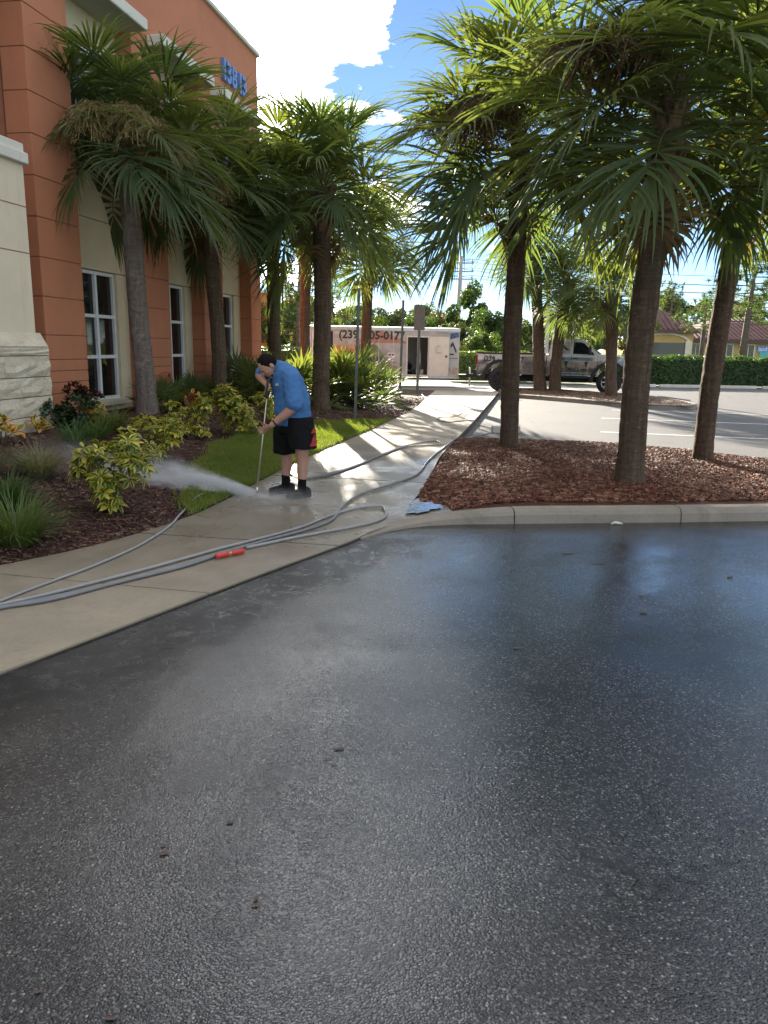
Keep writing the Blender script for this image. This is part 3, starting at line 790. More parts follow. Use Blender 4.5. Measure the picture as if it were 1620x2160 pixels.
def make_frond(name, el, seed, Lp=.85, Lb=1.15, nleaf=68, dead=False, grav=1.0):
    """One costapalmate fan leaf; local +X is outwards, +Z is up (gravity is already in the shape)."""
    r = random.Random(seed)
    m = MB(); e = RAD(el)
    # petiole, arching down
    pts, p, th = [Vector((0, 0, 0))], Vector((0, 0, 0)), e
    for i in range(6):
        th -= RAD(1.2 + 1.8 * max(0, math.cos(e))) * grav
        p = p + Vector((math.cos(th), 0, math.sin(th))) * Lp / 6; pts.append(p.copy())
    m.tube(pts, [.026, .022, .018, .015, .013, .012, .010], 5, 1, False)
    # costa: the leaf's spine goes on into the blade and curls down
    costa = [p.copy()]
    tng = [Vector((math.cos(th), 0, math.sin(th)))]
    for i in range(6):
        th -= RAD(4 + 3.5 * r.random()) * grav
        p = p + Vector((math.cos(th), 0, math.sin(th))) * Lb * .075; costa.append(p.copy()); tng.append(Vector((math.cos(th), 0, math.sin(th))))
    m.tube(costa, [.010, .009, .008, .007, .005, .004, .002], 4, 1, False)
    side = Vector((0, 1, 0)); fold = RAD(14 + 14 * r.random()); seg = 7
    vs_all = []
    for k in range(nleaf):
        f = (k + .5) / nleaf * 2 - 1                       # -1 .. 1
        phi = f * RAD(150 + 6 * r.random()) + r.gauss(0, .022)
        ci = min(6, int((1 - abs(f)) * 6.5))
        o, t = costa[ci], tng[ci]
        nrm = t.cross(side).normalized()
        if nrm.z < 0: nrm = -nrm
        sgn = 1 if f > 0 else -1
        lat = side * sgn * math.cos(fold) + nrm * math.sin(fold)
        d = (t * math.cos(phi) + lat * abs(math.sin(phi))).normalized()
        L = Lb * (.62 + .38 * math.cos(f * 1.35)) * r.uniform(.86, 1.12)
        dphi = RAD(300) / nleaf
        w_ax = d.cross(nrm).normalized()
        w_ax = (w_ax + nrm * (.30 if k % 2 else -.30)).normalized()
        q, dd = o.copy(), d.copy(); ring = []
        drp = r.uniform(.55, 1.5) * grav * (2.6 if r.random() < .06 else 1)
        for s in range(seg + 1):
            u = s / seg
            rr = u * L
            w = rr * math.tan(dphi / 2) * 1.16 + .004 if u < .50 else .0185 * max(0.0, 1 - (u - .50) / .50) ** .8 + .0007
            ring.append((q - w_ax * w, q + w_ax * w))
            dd = (dd + Vector((0, 0, -1)) * (.025 + .62 * max(0, u - .36) ** 1.2) * drp).normalized()
            q = q + dd * L / seg
        base = len(m.v)
        for a, b in ring: m.v += [tuple(a), tuple(b)]
        for s in range(seg):
            m.f.append((base + 2 * s, base + 2 * s + 1, base + 2 * s + 3, base + 2 * s + 2)); m.m.append(0); m.sm.append(True)
    me = m.mesh(name)
    me.materials.append(M_FROND_DEAD if dead else M_FROND); me.materials.append(M_PETIOLE)
    return me
ELS = [80, 58, 36, 14, -8, -30, -52]
FRONDS = {el: [make_frond('frond', el, 100 + 10 * i + j, .76 + .12 * j, 1.12 + .08 * j) for j in range(2)] for i, el in enumerate(ELS)}
FROND_DEAD = [make_frond('dry_frond', -62, 400 + j, .75, .7, 30, True, 1.6) for j in range(2)]
# a leaf boot: split stub of an old leaf stalk
b = MB()
b.add([(-.055, 0, 0), (.055, 0, 0), (.045, .03, .12), (-.045, .03, .12), (-.06, .075, .25), (-.025, .085, .27), (.025, .085, .27), (.06, .075, .25), (0, .05, .17),
       (-.055, -.035, .02), (.055, -.035, .02), (-.05, .03, .25), (.05, .03, .25)],
      [(0, 1, 2, 3), (3, 8, 5, 4), (2, 7, 6, 8), (3, 2, 8), (0, 3, 4, 11, 9), (1, 10, 12, 7, 2), (9, 11, 12, 10)])
BOOT = b.mesh('leaf_boot'); BOOT.materials.append(M_BOOT)
def make_fruit(seed, mat, R=.55):
    r = random.Random(seed); m = MB()
    main = [Vector((0, 0, 0)), Vector((.25, 0, .22)), Vector((.52, 0, .25)), Vector((.78, 0, .08)), Vector((.92, 0, -.2))]
    m.tube(main, [.016, .014, .012, .009, .005], 5, 0, False)
    vs, fs = [], []
    for k in range(230):
        t = .25 + .75 * r.random(); i = min(3, int(t * 4)); a = main[i].lerp(main[i + 1], t * 4 - i)
        th = r.uniform(0, 6.283); d = Vector((math.cos(th) * .8 + .25, math.sin(th) * .9, r.uniform(-.25, .6))).normalized()
        q = a.copy(); L = r.uniform(.25, .62) * R / .55; w = Vector((-d.y, d.x, 0)).normalized() * .0035
        prev = len(vs); vs += [q - w, q + w]
        for s in range(5):
            d = (d + Vector((0, 0, -.42))).normalized(); q = q + d * L / 5
            vs += [q - w, q + w]; n_ = len(vs); fs.append((n_ - 4, n_ - 3, n_ - 1, n_ - 2))
            for _ in range(3):
                c = q - d * L / 5 * r.random() + Vector((r.gauss(0, .014), r.gauss(0, .014), r.gauss(0, .014))); z = .0085
                b0 = len(vs); vs += [c + Vector((z, 0, 0)), c + Vector((0, z, 0)), c + Vector((-z, 0, 0)), c + Vector((0, -z, 0)), c + Vector((0, 0, -z * 1.2)), c + Vector((0, 0, z))]
                fs += [(b0, b0 + 1, b0 + 5), (b0 + 1, b0 + 2, b0 + 5), (b0 + 2, b0 + 3, b0 + 5), (b0 + 3, b0, b0 + 5), (b0, b0 + 3, b0 + 4), (b0 + 2, b0 + 1, b0 + 4)]
    m.add(vs, fs, 0); me = m.mesh('fruit_stalk'); me.materials.append(mat); return me
FRUIT = [make_fruit(1, M_SEED), make_fruit(2, M_SEED)]
FRUIT_BR = [make_fruit(3, M_SEED_BR, .6), make_fruit(4, M_SEED_BR, .6)]

def trunk_mesh(base, top, r0, r1, mat, seed, flare=1.35, bow=0.0, rings=80, ns=20):
    from mathutils import noise as _nz
    r = random.Random(seed); m = MB(); L = (top - base)
    out = []
    ph = r.uniform(0, 6)
    for i in range(rings + 1):
        t = i / rings
        c = base.lerp(top, t) + Vector((bow * math.sin(t * math.pi), 0, 0)) + Vector((.012 * math.sin(9 * t + ph), .012 * math.cos(7 * t + ph), 0))
        rad = r0 + (r1 - r0) * t
        h = t * L.length
        rad *= 1 + (flare - 1) * math.exp(-h / .28)
        rad *= 1 + .016 * r.uniform(-1, 1) + .03 * _nz.noise(Vector((seed, 0, h * 1.7)))
        out.append([c + Vector((math.cos(a), math.sin(a), 0)) * rad * (1 + .055 * _nz.noise(Vector((math.cos(a) * 2.4, math.sin(a) * 2.4 + seed, h * 4.5))) + .05 * _nz.noise(Vector((math.cos(a) * 6, math.sin(a) * 6 + seed, h * 14)))) for a in np.linspace(0, 2 * math.pi, ns, endpoint=False)])
    m.loft(out, 0, True, True)
    me = m.mesh('trunk'); me.materials.append(mat); return me
def palm(base, crown, label, r0=.17, r1=.15, n=36, scale=1.0, seed=0, bark=None, boots=18, fruit=(), dead=2, flare=1.35, bow=0.0, skirt=-58, group=None, el_top=82):
    r = random.Random(seed * 31 + 5)
    root = empty('cabbage_palm', base, 0, label, 'palm tree', group or 'cabbage palms')
    base = Vector(base); c = Vector(crown) - base
    link('trunk', trunk_mesh(Vector((0, 0, -.06)), c, r0, r1, bark or M_BARK, seed, flare, bow), root)
    axis = c.normalized()
    for k in range(n):
        t = (k + .5) / n
        el = el_top - (el_top - skirt) * t ** .92 + r.uniform(-9, 9)
        az = k * 2.39996 + r.uniform(-.25, .25)
        key = min(ELS, key=lambda q: abs(q - el))
        o = link('frond', FRONDS[key][r.randrange(2)], root, None, c + axis * (.18 - .62 * t) + Vector((math.cos(az), math.sin(az), 0)) * r1 * (.15 + .75 * t))
        o.rotation_euler = Euler((r.uniform(-.16, .16), RAD(key - el) * .8, az), 'XYZ')
        o.scale = (scale * r.uniform(.9, 1.1),) * 3
    for k in range(dead):
        az = r.uniform(0, 6.28)
        o = link('dry_frond', FROND_DEAD[k % 2], root, None, c - axis * .5 + Vector((math.cos(az), math.sin(az), 0)) * r1 * .9)
        o.rotation_euler = (0, 0, az); o.scale = (scale * .9,) * 3
    for k in range(boots):
        t = k / max(1, boots); az = k * 2.39996
        pos = c - axis * (.30 + .75 * t)
        o = link('leaf_boot', BOOT, root, None, pos + Vector((math.cos(az), math.sin(az), 0)) * (r1 * .92))
        o.rotation_euler = (r.uniform(-.15, .15) , 0, az - math.pi / 2); o.scale = (r.uniform(.9, 1.25) * r1 / .15,) * 3
    for az, el, kind in fruit:
        o = link('fruit_stalk', (FRUIT_BR if kind else FRUIT)[r.randrange(2)], root, None, c - axis * .1)
        o.rotation_euler = (0, RAD(-el), RAD(az)); o.scale = (scale * 1.35,) * 3
    return root
def palm_px(bu, bv, z, Y, cu, cv, label, **k):
    """Base and crown where their pixels meet the depth Y."""
    b = at(bu, bv, Y) if z is None else gp(bu, bv, z)
    if z is None: b.z = bed_z(b.x, b.y)
    return palm(b, at(cu, cv, b.y if Y is None else Y), label, **k)
G1 = 'palms along the building bed'; G2 = 'palms on the mulch island'; G3 = 'palms on the far island'
palm_px(310, 872, .40, None, 256, 285, 'tall palm with tan seed clusters and pale lichened trunk before the first window', r0=.165, r1=.148, n=36, seed=1, skirt=-22, scale=.88, el_top=76, bark=M_BARK_PALE, boots=0, fruit=((-165, 8, 0), (-140, 0, 0), (-62, 10, 0), (-25, 0, 0), (-100, 10, 0)), dead=0, group=G1, bow=.03)
palm_px(462, 852, .38, None, 424, 375, 'slim bowed palm against the wall between the second and third windows', r0=.15, r1=.14, n=30, seed=2, skirt=-24, scale=.84, bark=M_BARK, boots=14, fruit=((-60, 0, 0),), group=G1, bow=.10, flare=1.2)
palm_px(583, 815, None, 20.0, 570, 395, 'dark straight palm just beyond the building corner, behind the man', r0=.165, r1=.16, n=27, seed=3, skirt=-15, scale=.92, boots=6, group=G1, flare=1.15)
palm_px(643, 812, None, 22.5, 645, 420, 'narrow palm tucked behind the booted palm beside the trailer', r0=.155, r1=.15, n=27, seed=4, skirt=-15, scale=.92, boots=8, group=G1, flare=1.15)
palm_px(677, 862, .22, None, 682, 395, 'booted palm with shaggy upper trunk behind the man in blue', r0=.185, r1=.19, n=36, scale=1.0, seed=5, skirt=-24, boots=40, group=G1, dead=3)
palm_px(765, 815, None, 25.5, 783, 500, 'palm standing in front of the trailer lettering', r0=.17, r1=.16, n=32, seed=6, skirt=-30, scale=.95, boots=10, group=G1, flare=1.15)
palm_px(1072, 943, .12, None, 1098, 285, 'straight palm at the sidewalk end of the mulch island', r0=.135, r1=.135, n=36, scale=.97, seed=7, boots=10, fruit=((170, 25, 1), (-130, 10, 1)), group=G2, dead=3, skirt=-24, flare=1.15)
palm_px(1325, 1018, .13, None, 1422, 205, 'thick leaning palm nearest the front kerb of the island', r0=.148, r1=.140, n=34, scale=.95, seed=8, boots=26, fruit=((-160, 30, 1),), group=G2, dead=3, skirt=-19, bow=-.05, flare=1.22)
palm_px(1480, 968, .13, None, 1588, 275, 'leaning palm at the back right of the mulch island', r0=.130, r1=.128, n=31, scale=.95, seed=9, boots=26, group=G2, dead=2, skirt=-17, bow=-.04, flare=1.12)
palm_px(1140, 823, .12, None, 1128, 525, 'slim upright palm at the end of the far island near the truck bed', r0=.22, r1=.19, n=30, seed=10, scale=.85, skirt=-30, boots=12, group=G3, flare=1.2)
palm_px(1170, 824, .12, None, 1203, 590, 'crooked palm leaning over the truck cab on the far island', r0=.21, r1=.20, n=30, seed=11, scale=.85, skirt=-30, boots=10, group=G3, bow=-.12, flare=1.15)
palm_px(1289, 834, .12, None, 1291, 612, 'short palm with low crown beside the truck front wheel', r0=.19, r1=.19, n=32, seed=12, scale=.75, skirt=-25, boots=14, group=G3, flare=1.1)

# ---- low fan palms in the beds
PALMETTO = {el: make_frond('fan_leaf', el, 700 + i, .42, .44, 26, False, .35) for i, el in enumerate((75, 50, 28, 8))}
def palmetto(pos, label, n=20, scale=1.0, seed=0):
    r = random.Random(seed + 900)
    root = empty('palmetto', pos, 0, label, 'palmetto', 'low palmettos in the beds')
    for k in range(n):
        t = (k + .5) / n; key = [75, 50, 28, 8][min(3, int(t * 4))]; az = k * 2.39996 + r.uniform(-.3, .3)
        o = link('fan_leaf', PALMETTO[key], root, None, (math.cos(az) * .06, math.sin(az) * .06, .02), (r.uniform(-.15, .15), r.uniform(-.15, .15), az), scale * r.uniform(.8, 1.15))
    m = MB(); m.tube([(0, 0, -.05), (.01, 0, .12)], [.07, .05], 8); m.build('stem', M_BARK, root)
    return root
def bed_pt(u, v):
    z = .2
    for _ in range(8):
        p = gp(u, v, z); z = bed_z(p.x, p.y)
    return Vector((p.x, p.y, z))
palmetto(bed_pt(528, 845), 'dark palmetto in front of the third window behind the man', 24, 1.15, 1)
palmetto(bed_pt(352, 868), 'small dark palmetto beneath the round wall pipe', 18, .7, 2)
palmetto(bed_pt(412, 850), 'small spiky palmetto below the second window', 18, .75, 3)
palmetto(bed_pt(738, 850), 'large sunlit palmetto between the booted palm and the sign posts', 34, 1.5, 4)
palmetto(bed_pt(690, 845), 'sunlit palmetto pressed against the booted palm trunk', 24, 1.2, 5)
palmetto(bed_pt(620, 850), 'bright palmetto directly behind the man', 24, 1.2, 6)
palmetto(bed_pt(790, 835), 'bright palmetto in front of the trailer wheel', 22, 1.1, 7)
# ================================================================== SHRUBS AND CLUMPS
def lm(name, c, trans=.3, rough=.4, tcol=(1.3, 1.25, .7)): return leafmat(name, [sc3(c, .75), c, sc3(c, 1.25)], trans, rough, 9, .5, tcol)
M_VG = lm('variegated_green', (.055, .125, .020)); M_VY = lm('variegated_yellow', (.48, .42, .060))
M_CY = lm('croton_yellow', (.52, .33, .045)); M_CG = lm('croton_green', (.10, .16, .03)); M_CR = lm('croton_red', (.30, .06, .035))
M_DG = lm('dark_shrub_leaf', (.022, .050, .018)); M_DR = lm('cordyline_leaf', (.060, .018, .020)); M_FL = lm('ixora_flower', (.55, .085, .055))
M_LIR = leafmat('liriope_blade', [(.035, .075, .022), (.055, .11, .03), (.10, .15, .04), (.22, .20, .10)], .35, .45, 2, .4)
M_LIRB = leafmat('blue_green_blade', [(.045, .085, .050), (.065, .115, .065), (.11, .15, .08), (.20, .20, .12)], .35, .5, 2, .4)
M_STEM = pmat('shrub_stem', (.16, .12, .08), .85, .3, 10)
def leaf(m, o, d, up, L, W, mi_in=0, mi_edge=None, droop=.4, fold=.25, n=4):
    """Pointed leaf from o along d; margins may have their own colour."""
    d = d.normalized(); w = d.cross(up).normalized(); nn = w.cross(d).normalized()
    prof = [0.18, .75, 1.0, .72, 0.0] if n == 4 else [.2, .9, .95, 0.0]
    q, dd = o.copy(), d.copy(); rows = []
    for s in range(n + 1):
        h = W * prof[s]
        rows.append([q - w * h + nn * h * fold, q - w * h * .5 + nn * h * fold * .35, q + w * h * .5 + nn * h * fold * .35, q + w * h + nn * h * fold])
        dd = (dd - Vector((0, 0, 1)) * droop / n).normalized(); q = q + dd * L / n
    b = len(m.v)
    for r_ in rows: m.v += [tuple(p) for p in r_]
    for s in range(n):
        for k in range(3):
            m.f.append((b + s * 4 + k, b + s * 4 + k + 1, b + (s + 1) * 4 + k + 1, b + (s + 1) * 4 + k))
            m.m.append(mi_in if (k == 1 or mi_edge is None) else mi_edge); m.sm.append(True)
def cluster_mesh(name, seed, mats, nl, L, W, spread, mi=lambda r: (0, 1), droop=.6):
    r = random.Random(seed); m = MB()
    for k in range(nl):
        az = 6.283 * k / nl + r.uniform(-.25, .25); e = RAD(r.uniform(*spread))
        d = Vector((math.cos(az) * math.cos(e), math.sin(az) * math.cos(e), math.sin(e)))
        a, b_ = mi(r)
        leaf(m, Vector((0, 0, 0)) + d * .012, d, Vector((0, 0, 1)), L * r.uniform(.75, 1.15), W * r.uniform(.85, 1.15), a, b_, droop)
    me = m.mesh(name)
    for q in mats: me.materials.append(q)
    return me
def vmix(r):
    x = r.random()
    return (0, 1) if x < .62 else ((1, 1) if x < .80 else ((1, 0) if x < .9 else (0, 0)))
VCL = [cluster_mesh('leaf_cluster', 20 + i, [M_VG, M_VY], 8, .095, .021, (-15, 40), vmix) for i in range(6)]
def shrub(name, base, lobes, ncl, meshes, label, cat, group, size=1.0, stems=6, seed=0, part='leaf_cluster', extra=()):
    r = random.Random(seed * 7 + 3); base = Vector(base)
    root = empty(name, base, 0, label, cat, group)
    st = MB(); tips = []
    for i in range(ncl):
        c, rad = lobes[i % len(lobes)]
        for _ in range(40):
            v_ = Vector((r.uniform(-1, 1), r.uniform(-1, 1), r.uniform(-1, 1)))
            if .35 < v_.length < 1: break
        p = c + Vector((v_.x * rad[0], v_.y * rad[1], v_.z * rad[2]))
        if p.z < .06: p.z = .06 + r.random() * .05
        tips.append(p)
        out = (p - Vector((c.x * .5, c.y * .5, c.z - rad[2] * .6))).normalized()
        q = Vector((0, 0, 1)).rotation_difference((out * .7 + Vector((0, 0, .7))).normalized())
        o = link(part, meshes[r.randrange(len(meshes))], root, None, p); o.rotation_euler = (q @ Euler((0, 0, r.uniform(0, 6.28))).to_quaternion()).to_euler()
        o.scale = (size * r.uniform(.8, 1.2),) * 3
    for i in range(min(len(tips), stems * 3)):
        p = tips[i]; mid = Vector((p.x * .45, p.y * .45, p.z * .55)) + Vector((r.gauss(0, .02), r.gauss(0, .02), 0))
        st.tube([(r.gauss(0, .015), r.gauss(0, .015), -.04), mid, p], [.009, .006, .003], 5, 0, False)
    st.build('stem', M_STEM, root)
    for ml in extra:
        for k in range(ml[1]):
            c, rad = lobes[k % len(lobes)]; th = r.uniform(0, 6.28)
            p = c + Vector((math.cos(th) * rad[0] * r.uniform(.3, 1), math.sin(th) * rad[1] * r.uniform(.3, 1), rad[2] * r.uniform(.3, 1.05)))
            link(ml[2], ml[0], root, None, p, (r.uniform(-.5, .5), r.uniform(-.5, .5), r.uniform(0, 6)), r.uniform(.8, 1.2))
    return root
def lobe_px(base, u, v, rpx):
    """Lobe around the pixel, at the depth of the base."""
    c = at(u, v, base.y) - base; k = base.length / FPX * rpx
    return (c, (k, k, k * .95))
GV = 'yellow variegated shrubs along the bed'
def vshrub(bu, bv, lobes, n, label, seed, size=1.0):
    b = bed_pt(bu, bv)
    shrub('variegated_shrub', b, [lobe_px(b, *l) for l in lobes], n, VCL, label, 'shrub', GV, size, 6, seed)
vshrub(236, 1080, [(200, 955, 44), (222, 1005, 42), (282, 935, 46), (285, 975, 38), (232, 1045, 26), (180, 985, 28)], 96, 'largest yellow variegated shrub, two lobed, in the near mulch', 1, 1.05)
vshrub(335, 975, [(325, 925, 36), (350, 915, 30), (362, 905, 20)], 44, 'yellow variegated shrub right behind the largest one', 2)
vshrub(304, 925, [(303, 893, 22)], 16, 'small yellow variegated sapling at the first palm foot', 3)
vshrub(352, 912, [(345, 888, 20), (372, 868, 21)], 24, 'small two tuft yellow shrub right of the first palm', 4)
vshrub(436, 922, [(428, 868, 30), (425, 895, 26), (435, 850, 20)], 46, 'upright yellow variegated shrub left of the wide one', 5)
vshrub(400, 925, [(392, 908, 18), (415, 912, 14)], 18, 'low yellow variegated shrub nearest the lawn', 6)
vshrub(490, 918, [(478, 850, 32), (505, 862, 36), (520, 880, 28), (490, 880, 28), (470, 830, 20)], 96, 'wide yellow variegated shrub left of the man', 7, 1.1)
vshrub(556, 895, [(548, 850, 24), (562, 838, 22), (570, 865, 20)], 40, 'yellow variegated shrub half hidden behind the wand', 8)

def croton_mi(cols):
    def f(r): return cols[r.randrange(len(cols))]
    return f
CRO = [cluster_mesh('leaf', 60 + i, [M_CG, M_CY, M_CR], 3, .17, .042, (20, 65), croton_mi([(0, 1), (1, 1), (1, 2), (0, 1)]), .7) for i in range(4)]
CRO_R = [cluster_mesh('leaf', 80 + i, [M_CG, M_CY, M_CR], 3, .16, .038, (20, 65), croton_mi([(2, 1), (0, 2), (1, 2), (2, 2)]), .7) for i in range(4)]
def croton(u, v, rpx, n, label, meshes=CRO, seed=0, size=1.0):
    b = bed_pt(u, v); shrub('croton', b, [lobe_px(b, u, v - rpx * 1.0, rpx)], n, meshes, label, 'croton', 'crotons in the bed', size, 3, seed, 'leaf')
croton(196, 900, 22, 14, 'croton with broad yellow leaves below the first window sill', seed=31, size=1.15)
croton(8, 935, 24, 12, 'yellow croton at the left picture edge beside the stone base', seed=32)
croton(84, 915, 15, 12, 'low yellow croton in front of the red flowering bush', seed=33, size=.8)
croton(400, 868, 22, 14, 'red and yellow croton between the first and second palms', CRO_R, 34)
DGC = [cluster_mesh('leaf_cluster', 120 + i, [M_DG], 9, .075, .018, (-10, 60), lambda r: (0, 0)) for i in range(3)]
DRC = [cluster_mesh('leaf_cluster', 140 + i, [M_DR, M_DG], 9, .12, .022, (10, 75), lambda r: (0, 0) if r.random() < .8 else (1, 0)) for i in range(3)]
m = MB(); r_ = random.Random(5)
for k in range(16):
    th = r_.uniform(0, 6.28); e = r_.uniform(.2, 1.5); d = Vector((math.cos(th) * math.cos(e), math.sin(th) * math.cos(e), math.sin(e))); leaf(m, d * .03, d, Vector((.3, .1, .9)), .028, .010, 0, None, .2)
FLW = m.mesh('flower_head'); FLW.materials.append(M_FL)
b = bed_pt(68, 905); shrub('ixora', b, [lobe_px(b, 65, 880, 34), lobe_px(b, 62, 845, 20), lobe_px(b, 85, 860, 18)], 70, DGC, 'dark bush with coral red flower heads beside the stone base', 'flower bush', 'dark bushes by the wall', 1.15, 5, 41, 'leaf_cluster', ((FLW, 20, 'flower_head'),))
b = bed_pt(165, 905); shrub('dark_bush', b, [lobe_px(b, 165, 872, 46), lobe_px(b, 140, 880, 28)], 90, DGC, 'dark green rounded bush below the first pilaster', 'bush', 'dark bushes by the wall', 1.1, 5, 42)
b = bed_pt(186, 892); shrub('cordyline', b, [lobe_px(b, 185, 838, 24), lobe_px(b, 160, 832, 22)], 44, DRC, 'dark maroon leaved bush at the corner of the first window', 'bush', 'dark bushes by the wall', .8, 5, 43)
b = bed_pt(5, 905); shrub('dark_bush', b, [lobe_px(b, 5, 868, 24)], 30, DGC, 'small dark bush at the stone base by the left picture edge', 'bush', 'dark bushes by the wall', 1.1, 4, 44)

def clump(u, v, rad, hgt, n, label, seed, mat, dry=.1):
    """Tuft of long arching blades, one mesh."""
    r = random.Random(seed); b = bed_pt(u, v); m = MB()
    for k in range(n):
        th = r.uniform(0, 6.283); o = Vector((math.cos(th), math.sin(th), 0)) * rad * .28 * r.random() ** .5
        out = Vector((math.cos(th + r.gauss(0, .5)), math.sin(th + r.gauss(0, .5)), 0)); L = hgt * r.uniform(.75, 1.45); d = (Vector((0, 0, 1)) + out * r.uniform(.15, .95)).normalized()
        w = Vector((-out.y, out.x, 0)) * r.uniform(.003, .0062); q = o.copy(); base = len(m.v); ns = 5
        for s in range(ns + 1):
            k_ = 1 - (s / ns) ** 2.2; m.v += [tuple(q - w * k_), tuple(q + w * k_)]
            d = (d + Vector((0, 0, -.10 - .20 * s / ns)) * r.uniform(.8, 1.4) + out * .06).normalized(); q = q + d * L / ns; q.z = max(q.z, .015)
        for s in range(ns): m.f.append((base + 2 * s, base + 2 * s + 1, base + 2 * s + 3, base + 2 * s + 2)); m.m.append(0); m.sm.append(True)
    o = m.build('grass_clump', mat, None, loc=b)
    tag(o, label, 'grass clump', 'arching grass clumps in the bed')
clump(38, 1150, .38, .42, 620, 'large bright grass clump overhanging the near sidewalk edge', 51, M_LIR)
clump(15, 1075, .32, .36, 420, 'dark grass clump just behind the large bright one', 52, M_LIR)
clump(82, 1005, .34, .36, 420, 'blue green grass clump caught in the drifting spray', 53, M_LIRB)
clump(-40, 1010, .3, .36, 260, 'grass clump cut by the left picture edge', 58, M_LIR)
clump(160, 940, .34, .34, 380, 'grass clump behind the largest yellow shrub', 54, M_LIR)
clump(238, 910, .34, .38, 420, 'dark grass clump at the foot of the first palm', 55, M_LIR)
clump(205, 925, .28, .30, 260, 'thin grass clump between the crotons and the first palm', 56, M_LIR)
clump(375, 862, .34, .40, 300, 'dark grass clump beside the second window', 57, M_LIRB)
# ================================================================== BACKGROUND TREES, HEDGES, HOUSE, POLES
M_LEAF_A = leafmat('broad_leaf', [(.040, .075, .018), (.060, .105, .024), (.095, .135, .030), (.14, .16, .04)], .45, .5, .25, .35)
M_LEAF_B = leafmat('olive_leaf', [(.055, .080, .030), (.085, .105, .040), (.13, .135, .05), (.18, .16, .065)], .45, .5, .25, .3)
M_NEEDLE = leafmat('pine_needle', [(.045, .080, .030), (.070, .110, .038), (.11, .14, .05)], .40, .5, .5, .3)
M_HEDGE = leafmat('hedge_leaf', [(.035, .075, .014), (.050, .105, .018), (.085, .145, .022), (.15, .20, .03)], .42, .42, .7, .5)
M_WOOD = pmat('tree_bark', (.12, .095, .07), .9, .35, 8, .6, 30, .02)
def crown_mesh(name, seed, n, mat, leafsz, lobes=9, flat=.8):
    """Leaf-sized faces gathered into uneven clumps inside a unit crown (radius about 1, z from -.7 to 1)."""
    r = np.random.RandomState(seed)
    cs = []
    for k in range(lobes * 4):
        v_ = r.normal(0, 1, 3); v_ /= np.linalg.norm(v_); v_ *= r.uniform(.35, .86); v_[2] = v_[2] * flat + .08
        cs.append((v_, r.uniform(.14, .34)))
    P, Nn = [], []
    for k in range(n):
        c, rad = cs[r.randint(len(cs))]
        d = r.normal(0, 1, 3); d /= np.linalg.norm(d); P.append(c + d * rad * r.uniform(.45, 1.0) ** .5 * np.array([1, 1, .8])); Nn.append(d + r.normal(0, .5, 3) + np.array([0, 0, .5]))
    P, Nn = np.array(P), np.array(Nn); Nn /= np.linalg.norm(Nn, axis=1)[:, None]
    a = np.cross(Nn, r.normal(0, 1, (n, 3))); a /= np.linalg.norm(a, axis=1)[:, None]; b_ = np.cross(Nn, a)
    s = leafsz * r.uniform(.6, 1.4, n)[:, None]
    V = np.stack([P - a * s, P + b_ * s * .55, P + a * s, P - b_ * s * .55], 1).reshape(-1, 3)
    me = np_mesh(name, V, np.arange(n * 4).reshape(-1, 4)); me.materials.append(mat); return me
CROWN = [crown_mesh('crown', 3, 8500, M_LEAF_A, .045), crown_mesh('crown', 4, 8500, M_LEAF_B, .042, 8), crown_mesh('crown', 5, 7500, M_LEAF_A, .055, 6, 1.0)]
def pine_mesh(seed):
    r = random.Random(seed); V, Fc = [], []
    tufts = []
    limbs = MB()
    for k in range(34):
        z = .05 + .95 * (k / 34); th = k * 2.4 + r.uniform(-.4, .4); L = (1 - z) * .55 + .14; L *= r.uniform(.7, 1.2)
        a = Vector((0, 0, z)); e = Vector((math.cos(th) * L, math.sin(th) * L, z + .10 * L + r.uniform(-.03, .05))); limbs.tube([a, a.lerp(e, .5) - Vector((0, 0, .02)), e], [.008, .006, .003], 4, 0, False)
        for q in range(int(4 + 9 * L)):
            t = r.uniform(.35, 1.05); tufts.append(a.lerp(e, t) + Vector((r.gauss(0, .035), r.gauss(0, .035), r.gauss(.02, .03))))
    for c in tufts:
        for q in range(22):
            d = Vector((r.gauss(0, 1), r.gauss(0, 1), r.gauss(.35, 1))).normalized(); w = d.cross(Vector((r.random(), r.random(), r.random()))).normalized() * .0045; L = r.uniform(.05, .085)
            b0 = len(V); V += [tuple(c - w), tuple(c + w), tuple(c + d * L)]; Fc.append((b0, b0 + 1, b0 + 2))
    me = np_mesh('crown', np.array(V), np.array(Fc)); me.materials.append(M_NEEDLE)
    lm_ = limbs.mesh('limbs'); lm_.materials.append(M_WOOD)
    return me, lm_
PINES = [pine_mesh(1), pine_mesh(2)]
def tree_trunk(h, r0, seed):
    r = random.Random(seed); m = MB()
    m.tube([(0, 0, -.1), (.05 * h * r.uniform(-.4, .4), 0, h * .5), (.06 * h * r.uniform(-1, 1), .03 * h, h)], [r0, r0 * .75, r0 * .35], 8)
    for k in range(5):
        a = r.uniform(0, 6.28); z0 = h * r.uniform(.35, .75); L = h * r.uniform(.35, .6)
        m.tube([(0, 0, z0), (math.cos(a) * L * .5, math.sin(a) * L * .5, z0 + L * .35), (math.cos(a) * L, math.sin(a) * L, z0 + L * .75)], [r0 * .45, r0 * .3, r0 * .12], 6, 0, False)
    me = m.mesh('trunk'); me.materials.append(M_WOOD); return me
TRUNK = [tree_trunk(1.0, .035, 1), tree_trunk(1.0, .045, 2)]
